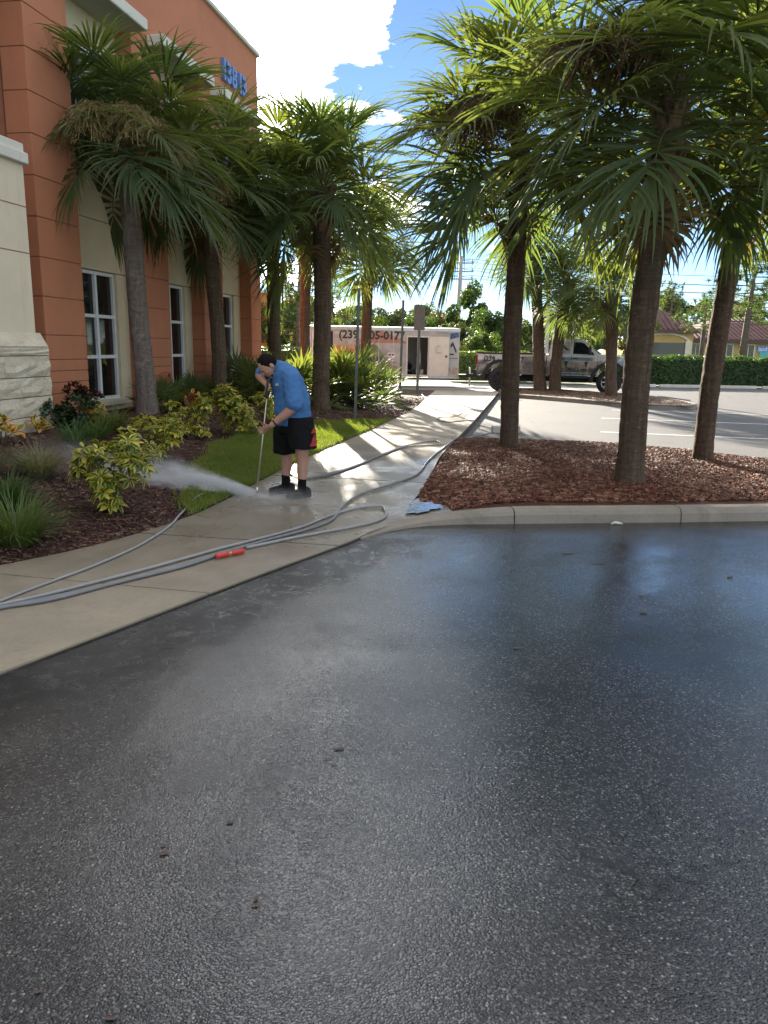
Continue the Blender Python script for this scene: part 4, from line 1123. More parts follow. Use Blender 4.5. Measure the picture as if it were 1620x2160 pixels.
def tree(u, vtop, Y, wpx, kind, label, seed, vlow=None):
    r = random.Random(seed); top = at(u, vtop, Y); h = max(2.0, top.z); w = wpx / FPX * Y
    root = empty('broadleaf_tree', (top.x, Y, -.03), r.uniform(0, 6.28), label, 'tree', 'trees beyond the hedge')
    link('trunk', TRUNK[seed % 2], root, None, (0, 0, 0), None, (h * .62, h * .62, h * .62))
    low = h * .12 if vlow is None else max(.2, at(u, vlow, Y).z)
    link('crown', CROWN[kind], root, None, (0, 0, (h + low) / 2), None, (w / 2, w / 2, (h - low) / 1.75))
def pine(u, vtop, Y, wpx, label, seed, lean=0.0, cb=.24):
    top = at(u, vtop, Y); h = top.z
    root = empty('pine_tree', (top.x, Y, -.03), seed * 1.3, label, 'pine tree', 'pines beyond the hedge')
    m = MB(); m.tube([(0, 0, -.1), (lean * .4, 0, h * .5), (lean, 0, h * .97)], [h * .022 + .05, h * .018 + .03, .03], 8); m.build('trunk', M_WOOD, root)
    w = wpx / FPX * Y; c, l = PINES[seed % 2]
    for nm, me in (('crown', c), ('limbs', l)): link(nm, me, root, None, (lean * .3, 0, h * cb), None, (w * .8, w * .8, h * (1 - cb)))
T = 'broad green tree beyond the hedge'
spec = [  # u, top v, depth, width px, kind, label
 (700, 640, 62, 110, 1, 'olive tree showing above the rear of the trailer'), (770, 652, 55, 120, 0, 'rounded green tree above the trailer phone number'), (735, 628, 80, 110, 0, 'taller tree behind the two above the trailer rear'),
 (835, 640, 66, 130, 1, 'wide olive tree directly above the trailer middle'), (800, 655, 72, 100, 0, 'green tree between the olive trees over the trailer'),
 (900, 655, 58, 110, 0, 'green tree above the trailer side door'), (938, 648, 76, 90, 1, 'thin pale tree left of the utility pole'), (880, 628, 90, 90, 0, 'far tree rising behind the tall sign board'),
 (1000, 610, 60, 120, 2, 'tall dense tree right of the utility pole'), (1050, 640, 52, 130, 0, 'bright green tree behind the truck tailgate'), (970, 672, 50, 80, 1, 'low feathery tree at the utility pole foot'),
 (1105, 660, 56, 120, 0, 'green tree behind the truck bed'), (1190, 640, 60, 150, 1, 'olive tree behind the truck cab'), (1250, 650, 54, 110, 2, 'dense tree behind the short palm'), (1330, 640, 58, 130, 1, 'olive tree left of the yellow house'),
 (640, 600, 50, 120, 1, 'olive tree seen between the dark straight palm and the booted palm'), (590, 620, 60, 110, 0, 'green tree just clear of the building corner'), (690, 660, 46, 80, 0, 'low green tree behind the trailer rear end'),
 (1420, 600, 95, 160, 0, 'far tree standing behind the yellow house roof'), (1560, 620, 100, 170, 1, 'far olive tree behind the house at the right picture edge'), (1230, 690, 48, 100, 0, 'low bright tree over the truck roof'),
 (1140, 690, 47, 90, 2, 'low dark tree behind the far upright palm'), (1020, 690, 46, 90, 0, 'low bright shrub tree over the hedge left of the truck'), (560, 660, 70, 90, 1, 'pale tree low at the building corner')]
for i, (u, v_, Y, w, k, lab) in enumerate(spec): tree(u, v_, Y, w, k, lab, i + 1)
pine(628, 515, 46, 150, 'pine with open crown behind the left palm row', 1, .3)
pine(700, 560, 58, 120, 'smaller pine between the booted palm and the trailer palm', 2)
pine(1420, 598, 90, 130, 'pine rising behind the yellow house arch', 3, -.2)
pine(1492, 622, 46, 120, 'slender pine growing before the house windows', 4, 0, .52)
pine(1590, 520, 41, 230, 'large spreading pine at the right picture edge', 5, .3, .42)
pine(1660, 560, 46, 200, 'pine partly outside the right picture edge', 6, .2, .45)
pine(1545, 625, 92, 110, 'small pine behind the leaning island palm', 7)

def hedge(name, x0, x1, y, d, h, n, label, seed):
    r = np.random.RandomState(seed); root = empty(name, ((x0 + x1) / 2, y, 0), 0, label, 'hedge', 'clipped hedges along the lot')
    hw = (x1 - x0) / 2
    m = MB(); m.box((-hw + .1, -d / 2 + .14, .05), (hw - .1, d / 2 - .14, h - .16)); m.build('dark_core', M_DG, root)  # plain dark box added inside so the hedge isn't see-through
    face = r.uniform(0, 1, n); P = np.zeros((n, 3)); Nn = np.zeros((n, 3))
    f = face < .52; t = (face >= .52) & (face < .86); b = face >= .86
    P[:, 0] = r.uniform(-hw, hw, n)
    dep = r.uniform(0, .16, n) ** 1.2
    bumpy = .05 * np.sin(P[:, 0] * 2.7 + 1) + .04 * np.sin(P[:, 0] * 6.1)
    P[f, 1] = -d / 2 + dep[f] + bumpy[f]; P[f, 2] = h * r.uniform(.06, 1, f.sum()); Nn[f] = (0, -1, .4)
    P[t, 1] = r.uniform(-d / 2, d / 2, t.sum()); P[t, 2] = h - dep[t] + bumpy[t]; Nn[t] = (0, -.2, 1)
    P[b, 1] = d / 2 - dep[b]; P[b, 2] = h * r.uniform(.06, 1, b.sum()); Nn[b] = (0, 1, .3)
    Nn += r.normal(0, .6, (n, 3)); Nn /= np.linalg.norm(Nn, axis=1)[:, None]
    a = np.cross(Nn, r.normal(0, 1, (n, 3))); a /= np.linalg.norm(a, axis=1)[:, None]; c = np.cross(Nn, a); s = r.uniform(.035, .075, n)[:, None]
    V = np.stack([P - a * s, P + c * s * .55, P + a * s, P - c * s * .55], 1).reshape(-1, 3)
    link('leaves', np_mesh('leaves', V, np.arange(n * 4).reshape(-1, 4)), root, M_HEDGE)
    return root
hedge('hedge', 10.0, 27, 37.2, 1.3, 1.40, 20000, 'long clipped hedge in front of the yellow house', 1)
hedge('hedge', 3.0, 9.8, 38.4, 1.3, 1.42, 10000, 'clipped hedge between the trailer and the truck', 2)
hedge('hedge', -12, -2.5, 37.5, 1.3, 1.5, 9000, 'hedge seen past the trailer rear between the palms', 3)

# ---- wheel stops in front of the long hedge
M_STOP = concrete_material('stop_concrete', (.50, .47, .42))
def wheel_stop(x, y, rz, label, L=1.8):
    m = MB(); m.prism([(-.09, 0), (-.065, .10), (-.045, .125), (.045, .125), (.065, .10), (.09, 0)], 'x', -L / 2, L / 2)
    tag(m.build('wheel_stop', M_STOP, None, loc=(x, y, .002), rot=(0, 0, rz)), label, 'wheel stop', 'concrete wheel stops')
for x, lab in ((11.3, 'concrete wheel stop left of the thick palm trunk, before the hedge'), (13.5, 'concrete wheel stop between the two leaning palm trunks'), (15.9, 'concrete wheel stop right of the leaning back palm'), (18.2, 'concrete wheel stop at the right picture edge')):
    wheel_stop(x, 35.6, 0, lab, 2.0)
p = gp(1047, 915, 0); wheel_stop(p.x + .22, p.y + .3, .15, 'pale wheel stop poking out behind the straight island palm', .55)

# ---- yellow house
M_YEL = stucco('yellow_stucco', (.50, .34, .13)); M_TRIM = stucco('cream_trim', (.66, .60, .46)); M_TILE = pmat('red_roof_tile', (.105, .042, .038), .7, .3, 2, .3, 20, .02, rnd=.2); M_EAVE = pmat('eave_brown', (.09, .055, .045), .7)
HY = 70.0
hx = lambda u: at(u, 740, HY).x
hz = lambda u, v_: at(u, v_, HY).z
house = empty('yellow_house', (hx(1400), HY, 0), 0, 'yellow house with dark red tiled roof and arched porch beyond the hedge', 'building')
X0 = hx(1400)
def hb(mat, name, u0, u1, z0, z1, y0, y1, parent=house):
    m = MB(); m.box((hx(u0) - X0, y0, z0), (hx(u1) - X0, y1, z1)); return m.build(name, mat, parent)
E1 = 2.75
hb(M_YEL, 'wall', 1350, 1760, -.05, E1, 1.0, 12)
hb(M_YEL, 'porch', 1340, 1446, -.05, 3.45, -1.5, .99)
hb(M_GLASS, 'porch_window', 1360, 1431, .3, 2.35, -1.53, -1.5)
# arch trim
m = MB(); cxa, hw_ = hx(1388) - X0, hx(1431) - hx(1388)
outer = [(cxa + hw_ * 1.22 * math.cos(a), 2.35 + .85 * math.sin(a)) for a in np.linspace(0, math.pi, 17)]; inner = [(cxa + hw_ * 1.08 * math.cos(a), 2.35 + .68 * math.sin(a)) for a in np.linspace(0, math.pi, 17)]
for i in range(16): m.prism([outer[i], outer[i + 1], inner[i + 1], inner[i]], 'y', -1.62, -1.5)
m.build('arch_trim', M_TRIM, house)
hb(M_TRIM, 'column', 1430, 1443, -.05, 2.5, -1.66, -1.5)
for u0, u1 in ((1462, 1490), (1530, 1554), (1576, 1600)):
    w = hb(M_GLASS, 'window', u0, u1, .3, 2.28, .97, 1.0)
    m = MB(); a, b_ = hx(u0) - X0, hx(u1) - X0; z0, z1 = .3, 2.28
    for q in ((a - .12, a, z0, z1 + .12), (b_, b_ + .12, z0, z1 + .12), (a, b_, z1, z1 + .12)): m.box((q[0], .93, q[2]), (q[1], .999, q[3]))
    m.box(((a + b_) / 2 - .03, .94, z0), ((a + b_) / 2 + .03, .968, z1)); m.build('window_frame', M_TRIM, w)
hb(M_EAVE, 'wall_lamp', 1571, 1576, 1.95, 2.15, .8, 1.0)
hb(M_YEL, 'door', 1580, 1598, 0, 1.75, .96, .999) if False else None
def hip(name, x0, x1, y0, y1, z0, z1, over=.5):
    x0 -= over; x1 += over; y0 -= over; y1 += over; d = (y1 - y0) / 2; d2 = min(d, (x1 - x0) / 2 - .01)
    m = MB(); m.add([(x0, y0, z0), (x1, y0, z0), (x1, y1, z0), (x0, y1, z0), (x0 + d2, (y0 + y1) / 2, z1), (x1 - d2, (y0 + y1) / 2, z1)], [(0, 1, 5, 4), (1, 2, 5), (2, 3, 4, 5), (3, 0, 4), (3, 2, 1, 0)])
    rf = m.build(name, M_TILE, house)
    # tile ridges running down the front slope
    m = MB(); nrow = int((x1 - x0) / .42)
    for i in range(1, nrow):
        x = x0 + (x1 - x0) * i / nrow
        k = min(1.0, (x - x0) / d2, (x1 - x) / d2)
        m.tube([(x, y0, z0 + .03), (x, y0 + d * k, z0 + (z1 - z0) * k + .03)], .07, 5, 0, False)
    q = m.build('tile_rows', M_TILE, rf); q['kind'] = 'stuff'
    m = MB(); m.box((x0, y0 - .03, z0 - .28), (x1, y0 + .02, z0 - .005)); m.build('eave', M_EAVE, rf)
hip('roof', hx(1446) - X0, hx(1780) - X0, 1.0, 12, E1, 4.9)
hip('roof', hx(1338) - X0, hx(1444) - X0, -1.5, 6, 3.45, 5.6, .4)
M_SIGNB = pmat('blue_sign_face', (.12, .30, .62), .4, .1, 3); M_SIGNG = pmat('teal_sign_face', (.10, .42, .40), .4, .1, 3); M_SIGNW = pmat('sign_lettering_white', (.75, .76, .76), .5, .05)
q = hb(M_SIGNB, 'sign_board', 1608, 1660, 1.70, 2.22, .90, .99)
text3('lettering', 'land', .48, M_SIGNW, q, Matrix.Translation((hx(1609) - X0, .885, 1.80)) @ RXU, .01, .01)
hb(M_SIGNG, 'sign_board', 1613, 1660, 1.22, 1.69, .90, .99)
# low white rail before the house
rail = empty('white_rail', (hx(1440), 52, 0), 0, 'thin white rail just above the long hedge', 'fence')
m = MB(); m.box((-1.5, -.03, 1.16), (14, .03, 1.24)); m.build('rail', M_WHITE, rail)
for i in range(9):
    m = MB(); m.box((-1.5 + 1.9 * i, -.029, -.03), (-1.42 + 1.9 * i, .029, 1.159)); m.build('post', M_WHITE, rail)
# far orange wall glimpsed past the building corner
ob = empty('orange_wing', (at(553, 700, 60).x, 60, 0), 0, 'small orange building wing glimpsed past the building corner', 'building')
m = MB(); m.box((-6, 0, -.05), (.35, 6, 5.4)); m.build('wall', stucco('bright_orange_stucco', (.62, .22, .07)), ob)
m = MB(); m.box((-6.1, -.2, 5.4), (.55, 6.2, 5.6)); m.build('coping', M_CANOPY, ob)
m = MB(); m.box((-1.4, -.04, 1.2), (-.5, 0, 2.8)); m.build('window', M_GLASS, ob)

# ---- poles, wires, signs
M_POLE = pmat('grey_pole', (.30, .29, .28), .7, .2, 3, .3, 30); M_GALV = pmat('galvanised_post', (.13, .125, .115), .5, .25, 8, .2, 50, metallic=.4); M_SIGNBACK = pmat('sign_back', (.16, .145, .13), .55, .15, 6, metallic=.3)
M_WIRE = pmat('wire', (.06, .06, .065), .6)
UY = 78.0
ub, ut = at(963, 735, UY), at(973, 540, UY)
up_ = empty('utility_pole', (ub.x, UY, 0), 0, 'tall grey utility pole carrying wires beyond the trailer', 'pole')
m = MB(); m.tube([(0, 0, -.1), ((ut.x - ub.x) * .5, 0, ut.z * .5), (ut.x - ub.x, 0, ut.z)], [.27, .23, .17], 10); m.build('mast', M_POLE, up_)
for k, vz in enumerate((556, 574, 590)):
    z = at(970, vz, UY).z
    m = MB(); m.box((-1.1 + .3, -.06, z), (1.1 + .3, .06, z + .12)); a = m.build('cross_arm', M_POLE, up_)
    for s in (-1, 1):
        q = MB(); q.tube([(s * .95 + .3, 0, z + .12), (s * .95 + .3, 0, z + .42)], [.07, .05], 8); q.build('insulator', M_POLE, a)
    for j, s in enumerate((-1, 1)):
        w = MB(); pts = [Vector((s * .95 + .3, 0, z + .42)) + Vector((t * 46, -9 * t * s, -1.2 * math.sin(abs(t) * math.pi) - .8 * t)) for t in np.linspace(-1, 1, 25)]
        w.tube(pts, .022, 4, 0, False); w.build('wire', M_WIRE, up_)
for vz in (655, 668):
    z = at(970, vz, UY).z
    w = MB(); w.tube([Vector((t * 46, -.3, z - .8 * math.sin(abs(t) * math.pi) - .6 * t)) for t in np.linspace(-1, 1, 25)], .03, 4, 0, False); w.build('wire', M_WIRE, up_)
lb = gp(1150, 812, .0); lt = at(1155, 628, lb.y)
lp = empty('light_pole', (lb.x, lb.y, 0), 0, 'pale square light pole rising behind the truck bed', 'pole')
m = MB(); m.tube([(0, 0, 0), (lt.x - lb.x, 0, lt.z + 1.6)], .085, 4, 0, True, False); m.build('mast', pmat('pale_pole_paint', (.42, .42, .38), .6), lp)
m = MB(); m.disc((0, 0, .1), (0, 0, 1), .22, .2, 12); m.build('footing', M_KERB, lp)
def post(bu, bv, tu, tv, label, sq=.03, board=None):
    b = bed_pt(bu, bv); t = at(tu, tv, b.y) - b
    root = empty('sign_post', b, 0, label, 'sign', 'signs at the sidewalk end')
    m = MB()
    # U-channel post
    M = Vector((0, 0, 1)).rotation_difference(t.normalized()).to_matrix().to_4x4()
    L = t.length
    for lo, hi in (((-sq, -.004, -.1), (sq, .004, L)), ((-sq, .004, -.1), (-sq + .007, sq * 1.1, L)), ((sq - .007, .004, -.1), (sq, sq * 1.1, L))): m.box(lo, hi, 0, M)
    m.build('post', M_GALV, root)
    if board:
        w, h, yaw = board
        m = MB(); rc = []
        for cx_, cz_, a0 in ((w / 2 - .04, h - .04, 0), (-w / 2 + .04, h - .04, 90), (-w / 2 + .04, .04, 180), (w / 2 - .04, .04, 270)):
            for a in (0, 30, 60, 90): rc.append((cx_ + .04 * math.cos(RAD(a0 + a)), cz_ + .04 * math.sin(RAD(a0 + a))))
        m.prism(rc, 'y', -.004, .004, 0, Matrix.Translation(M @ Vector((0, -.01, L - h))) @ Matrix.Rotation(RAD(yaw), 4, 'Z'))
        bd = m.build('board', M_SIGNBACK, root)
        for z in (.12, h - .12):
            q = MB(); q.disc(tuple(M @ Vector((0, -.022, L - h + z))), (0, 1, 0), .012, .012, 8); q.build('bolt', M_GALV, bd)
    return root
post(749, 884, 757, 608, 'bare thin post nearest the man, beside the large palmetto', .028)
post(843, 838, 851, 633, 'thin sign post with its board seen edge on, before the trailer door', .035, (.30, .45, 88))
post(880, 830, 886, 643, 'grey sign board seen from behind on a post at the trailer door', .045, (.36, .80, 0))
# ================================================================== TRAILER
def paint(name, col, rough=.35, **k): return pmat(name, col, rough, .06, 3, .05, 30, .002, **k)
M_BLACK = pmat('black_rubber', (.018, .018, .018), .7, .2, 20, .3, 60); M_DARK = pmat('dark_cavity', (.02, .02, .022), .9); M_CHROME = pmat('bright_metal', (.55, .55, .55), .25, .1, 10, metallic=.9)
M_LET = pmat('lettering_dark', (.030, .026, .026), .5, .05)
def wrap_trailer():
    t = NT('trailer_wrap'); v = t.coord(); x, y, z = t.sep(v)
    n1 = t.noise(v, 1.1, 6, .65, .8); n2 = t.noise(v, 5, 5, .7)
    base = t.ramp(n1, [(.30, (.26, .25, .235)), (.5, (.42, .405, .375)), (.7, (.58, .56, .52))])
    # printed picture: warm house at the left, lawn in the middle, grey drive fading right
    warm = t.math('MULTIPLY', t.math('MULTIPLY', t.range(x, -2.16, -2.06), t.range(x, -.85, -1.1)), t.range(z, 1.74, 1.5)); warm = t.math('MULTIPLY', warm, t.range(t.math('ADD', n1, t.math('MULTIPLY', n2, .3)), .42, .55))
    c = t.mix(warm, base, t.ramp(n2, [(.35, (.20, .07, .03)), (.55, (.55, .24, .09)), (.7, (.70, .42, .20))]))
    dia = t.math('SUBTRACT', t.math('SUBTRACT', 1.72, t.math('MULTIPLY', t.math('ADD', x, .43), 1.25)), z)
    lawn = t.math('MULTIPLY', t.range(dia, -.05, .08), t.math('MULTIPLY', t.range(x, -1.0, -.8), t.range(z, 1.74, 1.62)))
    c = t.mix(lawn, c, t.ramp(t.noise(v, 3.5, 6, .7), [(.3, (.09, .12, .05)), (.55, (.20, .23, .11)), (.75, (.34, .33, .20))]))
    roofp = t.math('MULTIPLY', t.range(z, 1.72, 1.74), t.range(t.math('ADD', z, t.math('MULTIPLY', t.math('ABSOLUTE', t.math('ADD', x, .23)), .42)), 2.25, 2.22))
    c = t.mix(t.math('MULTIPLY', roofp, t.range(x, -1.3, -1.2)), c, t.ramp(n2, [(.3, (.30, .13, .09)), (.7, (.46, .26, .19))]))
    return t.done(t.pbsdf(c, .45, None, 0, .4))
M_WRAP = wrap_trailer(); M_TWHITE = paint('trailer_white', (.62, .60, .55)); M_ALU = pmat('aluminium_trim', (.55, .55, .54), .35, .1, 6, metallic=.7)
tdd = NT('rusty_door_paint'); v = tdd.coord(); x_, y_, z_ = tdd.sep(v)
rs = tdd.math('MULTIPLY', tdd.range(tdd.noise(tdd.coord(scale=(7, 1, .5)), 2.2, 5, .7), .55, .68), tdd.range(z_, .85, .45))
M_DOORP = tdd.done(tdd.pbsdf(tdd.mix(rs, tdd.ramp(tdd.noise(v, 2, 5), [(.3, (.60, .56, .48)), (.7, (.72, .68, .60))]), (.34, .17, .07)), .5))
TY = 31.6
tl, tr = at(655, 740, 31.2), at(969, 740, 32.0)
tlen = (tr - tl).xy.length
trl = empty('cargo_trailer', ((tl.x + tr.x) / 2, (tl.y + tr.y) / 2, .004), math.atan2(tr.y - tl.y, tr.x - tl.x), 'white enclosed cargo trailer with printed wrap, phone number and open side door', 'trailer')
hl = tlen / 2; TW = 2.3; ZB, ZT = .42, 2.32
kx = lambda u: (u - 655) / (969 - 655) * tlen - hl
d0, d1 = kx(858), kx(901)                            # door opening
DZ0, DZ1 = .50, 1.98
th = .05
m = MB(); m.box((-hl, 0, ZB), (d0, th, ZT)); m.box((d1, 0, ZB), (hl, th, ZT)); m.box((d0, 0, ZB), (d1, th, DZ0)); m.box((d0, 0, DZ1), (d1, th, ZT)); m.build('side_wall', M_WRAP, trl)
m = MB(); m.box((-hl, TW - th, ZB), (hl, TW, ZT)); m.build('far_wall', M_TWHITE, trl)
m = MB(); m.box((hl - th, th, ZB), (hl, TW - th, ZT)); m.build('nose_wall', M_TWHITE, trl)
m = MB(); m.box((-hl, th, ZB), (-hl + th, TW - th, ZT)); m.build('rear_door', M_TWHITE, trl)
m = MB(); m.box((-hl + th, th, ZB), (hl - th, TW - th, ZB + .07)); m.build('floor', pmat('trailer_floor', (.10, .08, .06), .8), trl)
m = MB(); m.prism([(-.03, ZT), (TW + .03, ZT), (TW + .03, ZT + .03), (TW / 2, ZT + .09), (-.03, ZT + .03)], 'x', -hl - .02, hl + .02); m.build('roof', M_TWHITE, trl)
m = MB(); m.box((-hl - .01, -.025, ZT - .09), (hl + .01, -.002, ZT - .001)); m.box((-hl - .01, -.022, ZB - .06), (d0 - .04, -.002, ZB + .015)); m.box((d1 + .04, -.022, ZB - .06), (hl + .01, -.002, ZB + .015)); m.build('rail_trim', M_ALU, trl)
m = MB(); m.box((kx(658) , -.012, ZB), (kx(662), -.001, ZT - .1)); m.box((kx(685), -.012, ZB), (kx(694), -.001, ZT - .12)); m.build('pale_strip', M_TWHITE, trl)
m = MB(); m.box((kx(695), -.010, ZB + .1), (kx(701), -.001, ZT - .15)); m.build('dark_strip', M_DARK, trl)
for u in (735, 765, 797, 828):
    m = MB(); m.box((kx(u) - .009, -.006, ZB + .02), (kx(u) + .009, -.0015, ZT - .1)); m.build('panel_seam', M_ALU, trl)
# door frame, open door leaf folded flat against the front wall
m = MB(); f = .05
for lo, hi in (((d0 - f, -.03, DZ0 - f), (d0, .06, DZ1 + f)), ((d1, -.03, DZ0 - f), (d1 + f, .06, DZ1 + f)), ((d0, -.03, DZ1), (d1, .06, DZ1 + f)), ((d0, -.03, DZ0 - f), (d1, .06, DZ0))): m.box(lo, hi)
m.build('door_frame', M_TWHITE, trl)
m = MB(); m.box((kx(903), -.085, .44), (kx(946), -.045, 2.02), 0, None, .008); dl = m.build('door', M_DOORP, trl)
m = MB(); m.box((kx(938), -.10, 1.20), (kx(942), -.085, 1.28)); m.build('latch', M_BLACK, dl)
m = MB(); a, b_ = kx(918), kx(930)
m.tube([(b_ - .05, -.10, 1.66), (a + .03, -.12, 1.66), (a, -.11, 1.60), (a - .01, -.11, 1.46), (a, -.10, 1.40), (b_, -.12, 1.385)], .011, 5); m.build('grab_bar', M_ALU, dl)
m = MB(); m.box((a + .03, -.09, 1.86), (a + .05, -.0855, 2.0)); m.build('door_stay', M_ALU, dl)
# front graphic panel: grey with dark roof stroke
tg = NT('front_wrap'); v = tg.coord(); x_, y_, z_ = tg.sep(v)
M_FWRAP = tg.done(tg.pbsdf(tg.mix(tg.range(z_, .80, .78), tg.ramp(tg.noise(v, 2, 4), [(.3, (.34, .35, .37)), (.7, (.46, .47, .48))]), tg.ramp(tg.noise(v, 3.3, 6, .75), [(.4, (.22, .19, .16)), (.6, (.55, .50, .42))])), .4))
m = MB(); m.box((kx(947), -.012, ZB + .02), (hl - .01, -.001, ZT - .1)); fp = m.build('front_graphic', M_FWRAP, trl)
m = MB()
ca, cb_, cz0 = kx(949), kx(963), 1.70
m.prism([(ca, cz0), (ca + .10, cz0 + .14), (cb_, cz0 - .22), (cb_ - .02, cz0 - .36), (ca + .10, cz0 - .02), (ca + .02, cz0 - .12)], 'y', -.018, -.012); m.build('roof_mark', M_LET, fp)
M_BLUEWR = pmat('blue_wrap_print', (.06, .09, .20), .4, .5, 6)
m = MB(); m.prism([(kx(948), 1.92), (kx(948), 2.16), (kx(966), 2.20), (kx(967), 2.02)], 'y', -.018, -.012); m.build('blue_mark', M_BLUEWR, fp)
for i, (w, z) in enumerate(((.18, 1.30), (.34, 1.16))):
    m = MB(); m.box((kx(948), -.017, z), (kx(948) + w, -.012, z + (.06, .025)[i])); m.build('print_line', M_LET, fp)
def ttext(body, u, z, size, mat=M_LET, sx=1.0): return text3('lettering', body, size, mat, trl, Matrix.Translation((kx(u), -.008, z)) @ RXU, .002, size * .028, 'LEFT', sx)
ttext('(239', 713, 1.90, .44, sx=.97); ttext('05-0177', 777, 1.885, .44, sx=.98); ttext('ALL!', 775, .98, .30, sx=.97)
m = MB(); m.box((kx(816), -.008, 1.19), (kx(831), -.002, 1.36)); pl = m.build('name_plate', M_TWHITE, trl)
m = MB(); m.box((kx(818), -.012, 1.25), (kx(823), -.008, 1.31)); m.box((kx(825), -.012, 1.25), (kx(829), -.008, 1.31)); m.build('plate_print', M_LET, pl)
# printed chair figure
m = MB(); M_CHR = pmat('print_brown', (.34, .17, .06), .5)
for lo, hi in (((kx(828), -.006, .52), (kx(829), -.002, 1.02)), ((kx(834), -.006, .52), (kx(835), -.002, .80)), ((kx(828), -.006, .78), (kx(835), -.002, .83)), ((kx(828), -.006, .96), (kx(833), -.002, 1.0))): m.box(lo, hi)
m.build('printed_chair', M_CHR, trl)
# cargo inside
m = MB(); rr_ = [(d0 + .15 + .13 * math.cos(a), .35, .80 + .17 * math.sin(a)) for a in np.linspace(0, 6.283, 25)]
for k in range(4): m.tube([Vector(p) + Vector((.012 * k, .06 * k, .01 * k)) for p in rr_], .02, 5, 0, False)
tag(m.build('hose_reel', M_GALV, None), None)
hr = bpy.data.objects['hose_reel']; hr.parent = trl
for i, (x0, x1, y0, z0, z1, mt) in enumerate(((d0 + .45, d1 - .05, .5, ZB + .07, .70, M_TWHITE), (d0 + .1, d0 + .38, 1.0, ZB + .07, 1.0, M_DARK), (d1 - .3, d1 - .02, .9, 1.28, 1.34, M_ALU))):
    m = MB(); m.box((x0, y0, z0), (x1, y0 + .5, z1), 0, None, .03); m.build('cargo_box', mt, trl)
m = MB(); m.tube([(d1 - .25, .3, ZB + .08), (d1 - .25, .3, 1.5)], .018, 6); m.build('cargo_pole', M_ALU, trl)
# wheels, fender, tongue
def wheel(parent, c, R, W, rim_mat, spokes=8, ny=-1, tread=True):
    m = MB(); prof = [(R * .62, -W / 2), (R * .93, -W / 2), (R, -W * .36), (R, W * .36), (R * .93, W / 2), (R * .62, W / 2)]
    n = 32; rings = [[(c[0] + math.cos(a) * r * (1 + (.012 if tread and (i % 2) and r == R else 0)), c[1] + y, c[2] + math.sin(a) * r) for i, a in enumerate(np.linspace(0, 2 * math.pi, n, endpoint=False))] for r, y in prof]
    m.loft(rings, 0, False, True); w = m.build('wheel', M_BLACK, parent)
    m = MB(); m.disc((c[0], c[1] + ny * W * .12, c[2]), (0, 1, 0), R * .62, W * .5, 24); m.disc((c[0], c[1] + ny * W * .40, c[2]), (0, 1, 0), R * .16, W * .12, 12)
    m.build('hub', M_DARK, w)
    m = MB(); yf = c[1] + ny * W * .40
    for k in range(spokes):
        a = 2 * math.pi * k / spokes; M = Matrix.Translation((c[0], yf, c[2])) @ Matrix.Rotation(a, 4, 'Y')
        m.box((R * .12, -.02, -R * .045), (R * .60, .02, R * .045), 0, M)
    rr = [(c[0] + math.cos(a) * R * .61, yf, c[2] + math.sin(a) * R * .61) for a in np.linspace(0, 2 * math.pi, 33)]
    m.tube(rr, R * .035, 6, 0, False); m.build('rim', rim_mat, w)
    return w
for u in (765, 789): wheel(trl, (kx(u) - .12, .16, .34), .34, .2, M_TWHITE, 6)
m = MB(); rg = []
for a in np.linspace(0, math.pi, 13): rg.append((kx(776) - .12 + .82 * math.cos(a), .36 + .46 * math.sin(a) ** .7))
for i in range(12): m.prism([rg[i], rg[i + 1], (rg[i + 1][0] * .97 + .03 * (kx(776) - .12), rg[i + 1][1] - .05), (rg[i][0] * .97 + .03 * (kx(776) - .12), rg[i][1] - .05)], 'y', -.06, -.001)
m.build('fender', M_TWHITE, trl)
m = MB(); m.box((hl, TW / 2 - .45, .40), (hl + 1.15, TW / 2 + .45, .50)); m.build('tongue', M_BLACK, trl)
m = MB(); m.box((hl - .9, .1, .30), (hl - .8, .2, ZB)); m.box((-hl + .2, .3, .28), (hl - .2, .42, ZB - .061)); m.build('chassis', M_BLACK, trl)
m = MB(); m.tube([(hl + .75, TW / 2, 0), (hl + .75, TW / 2, .8)], .035, 8); m.build('jack', M_ALU, trl)

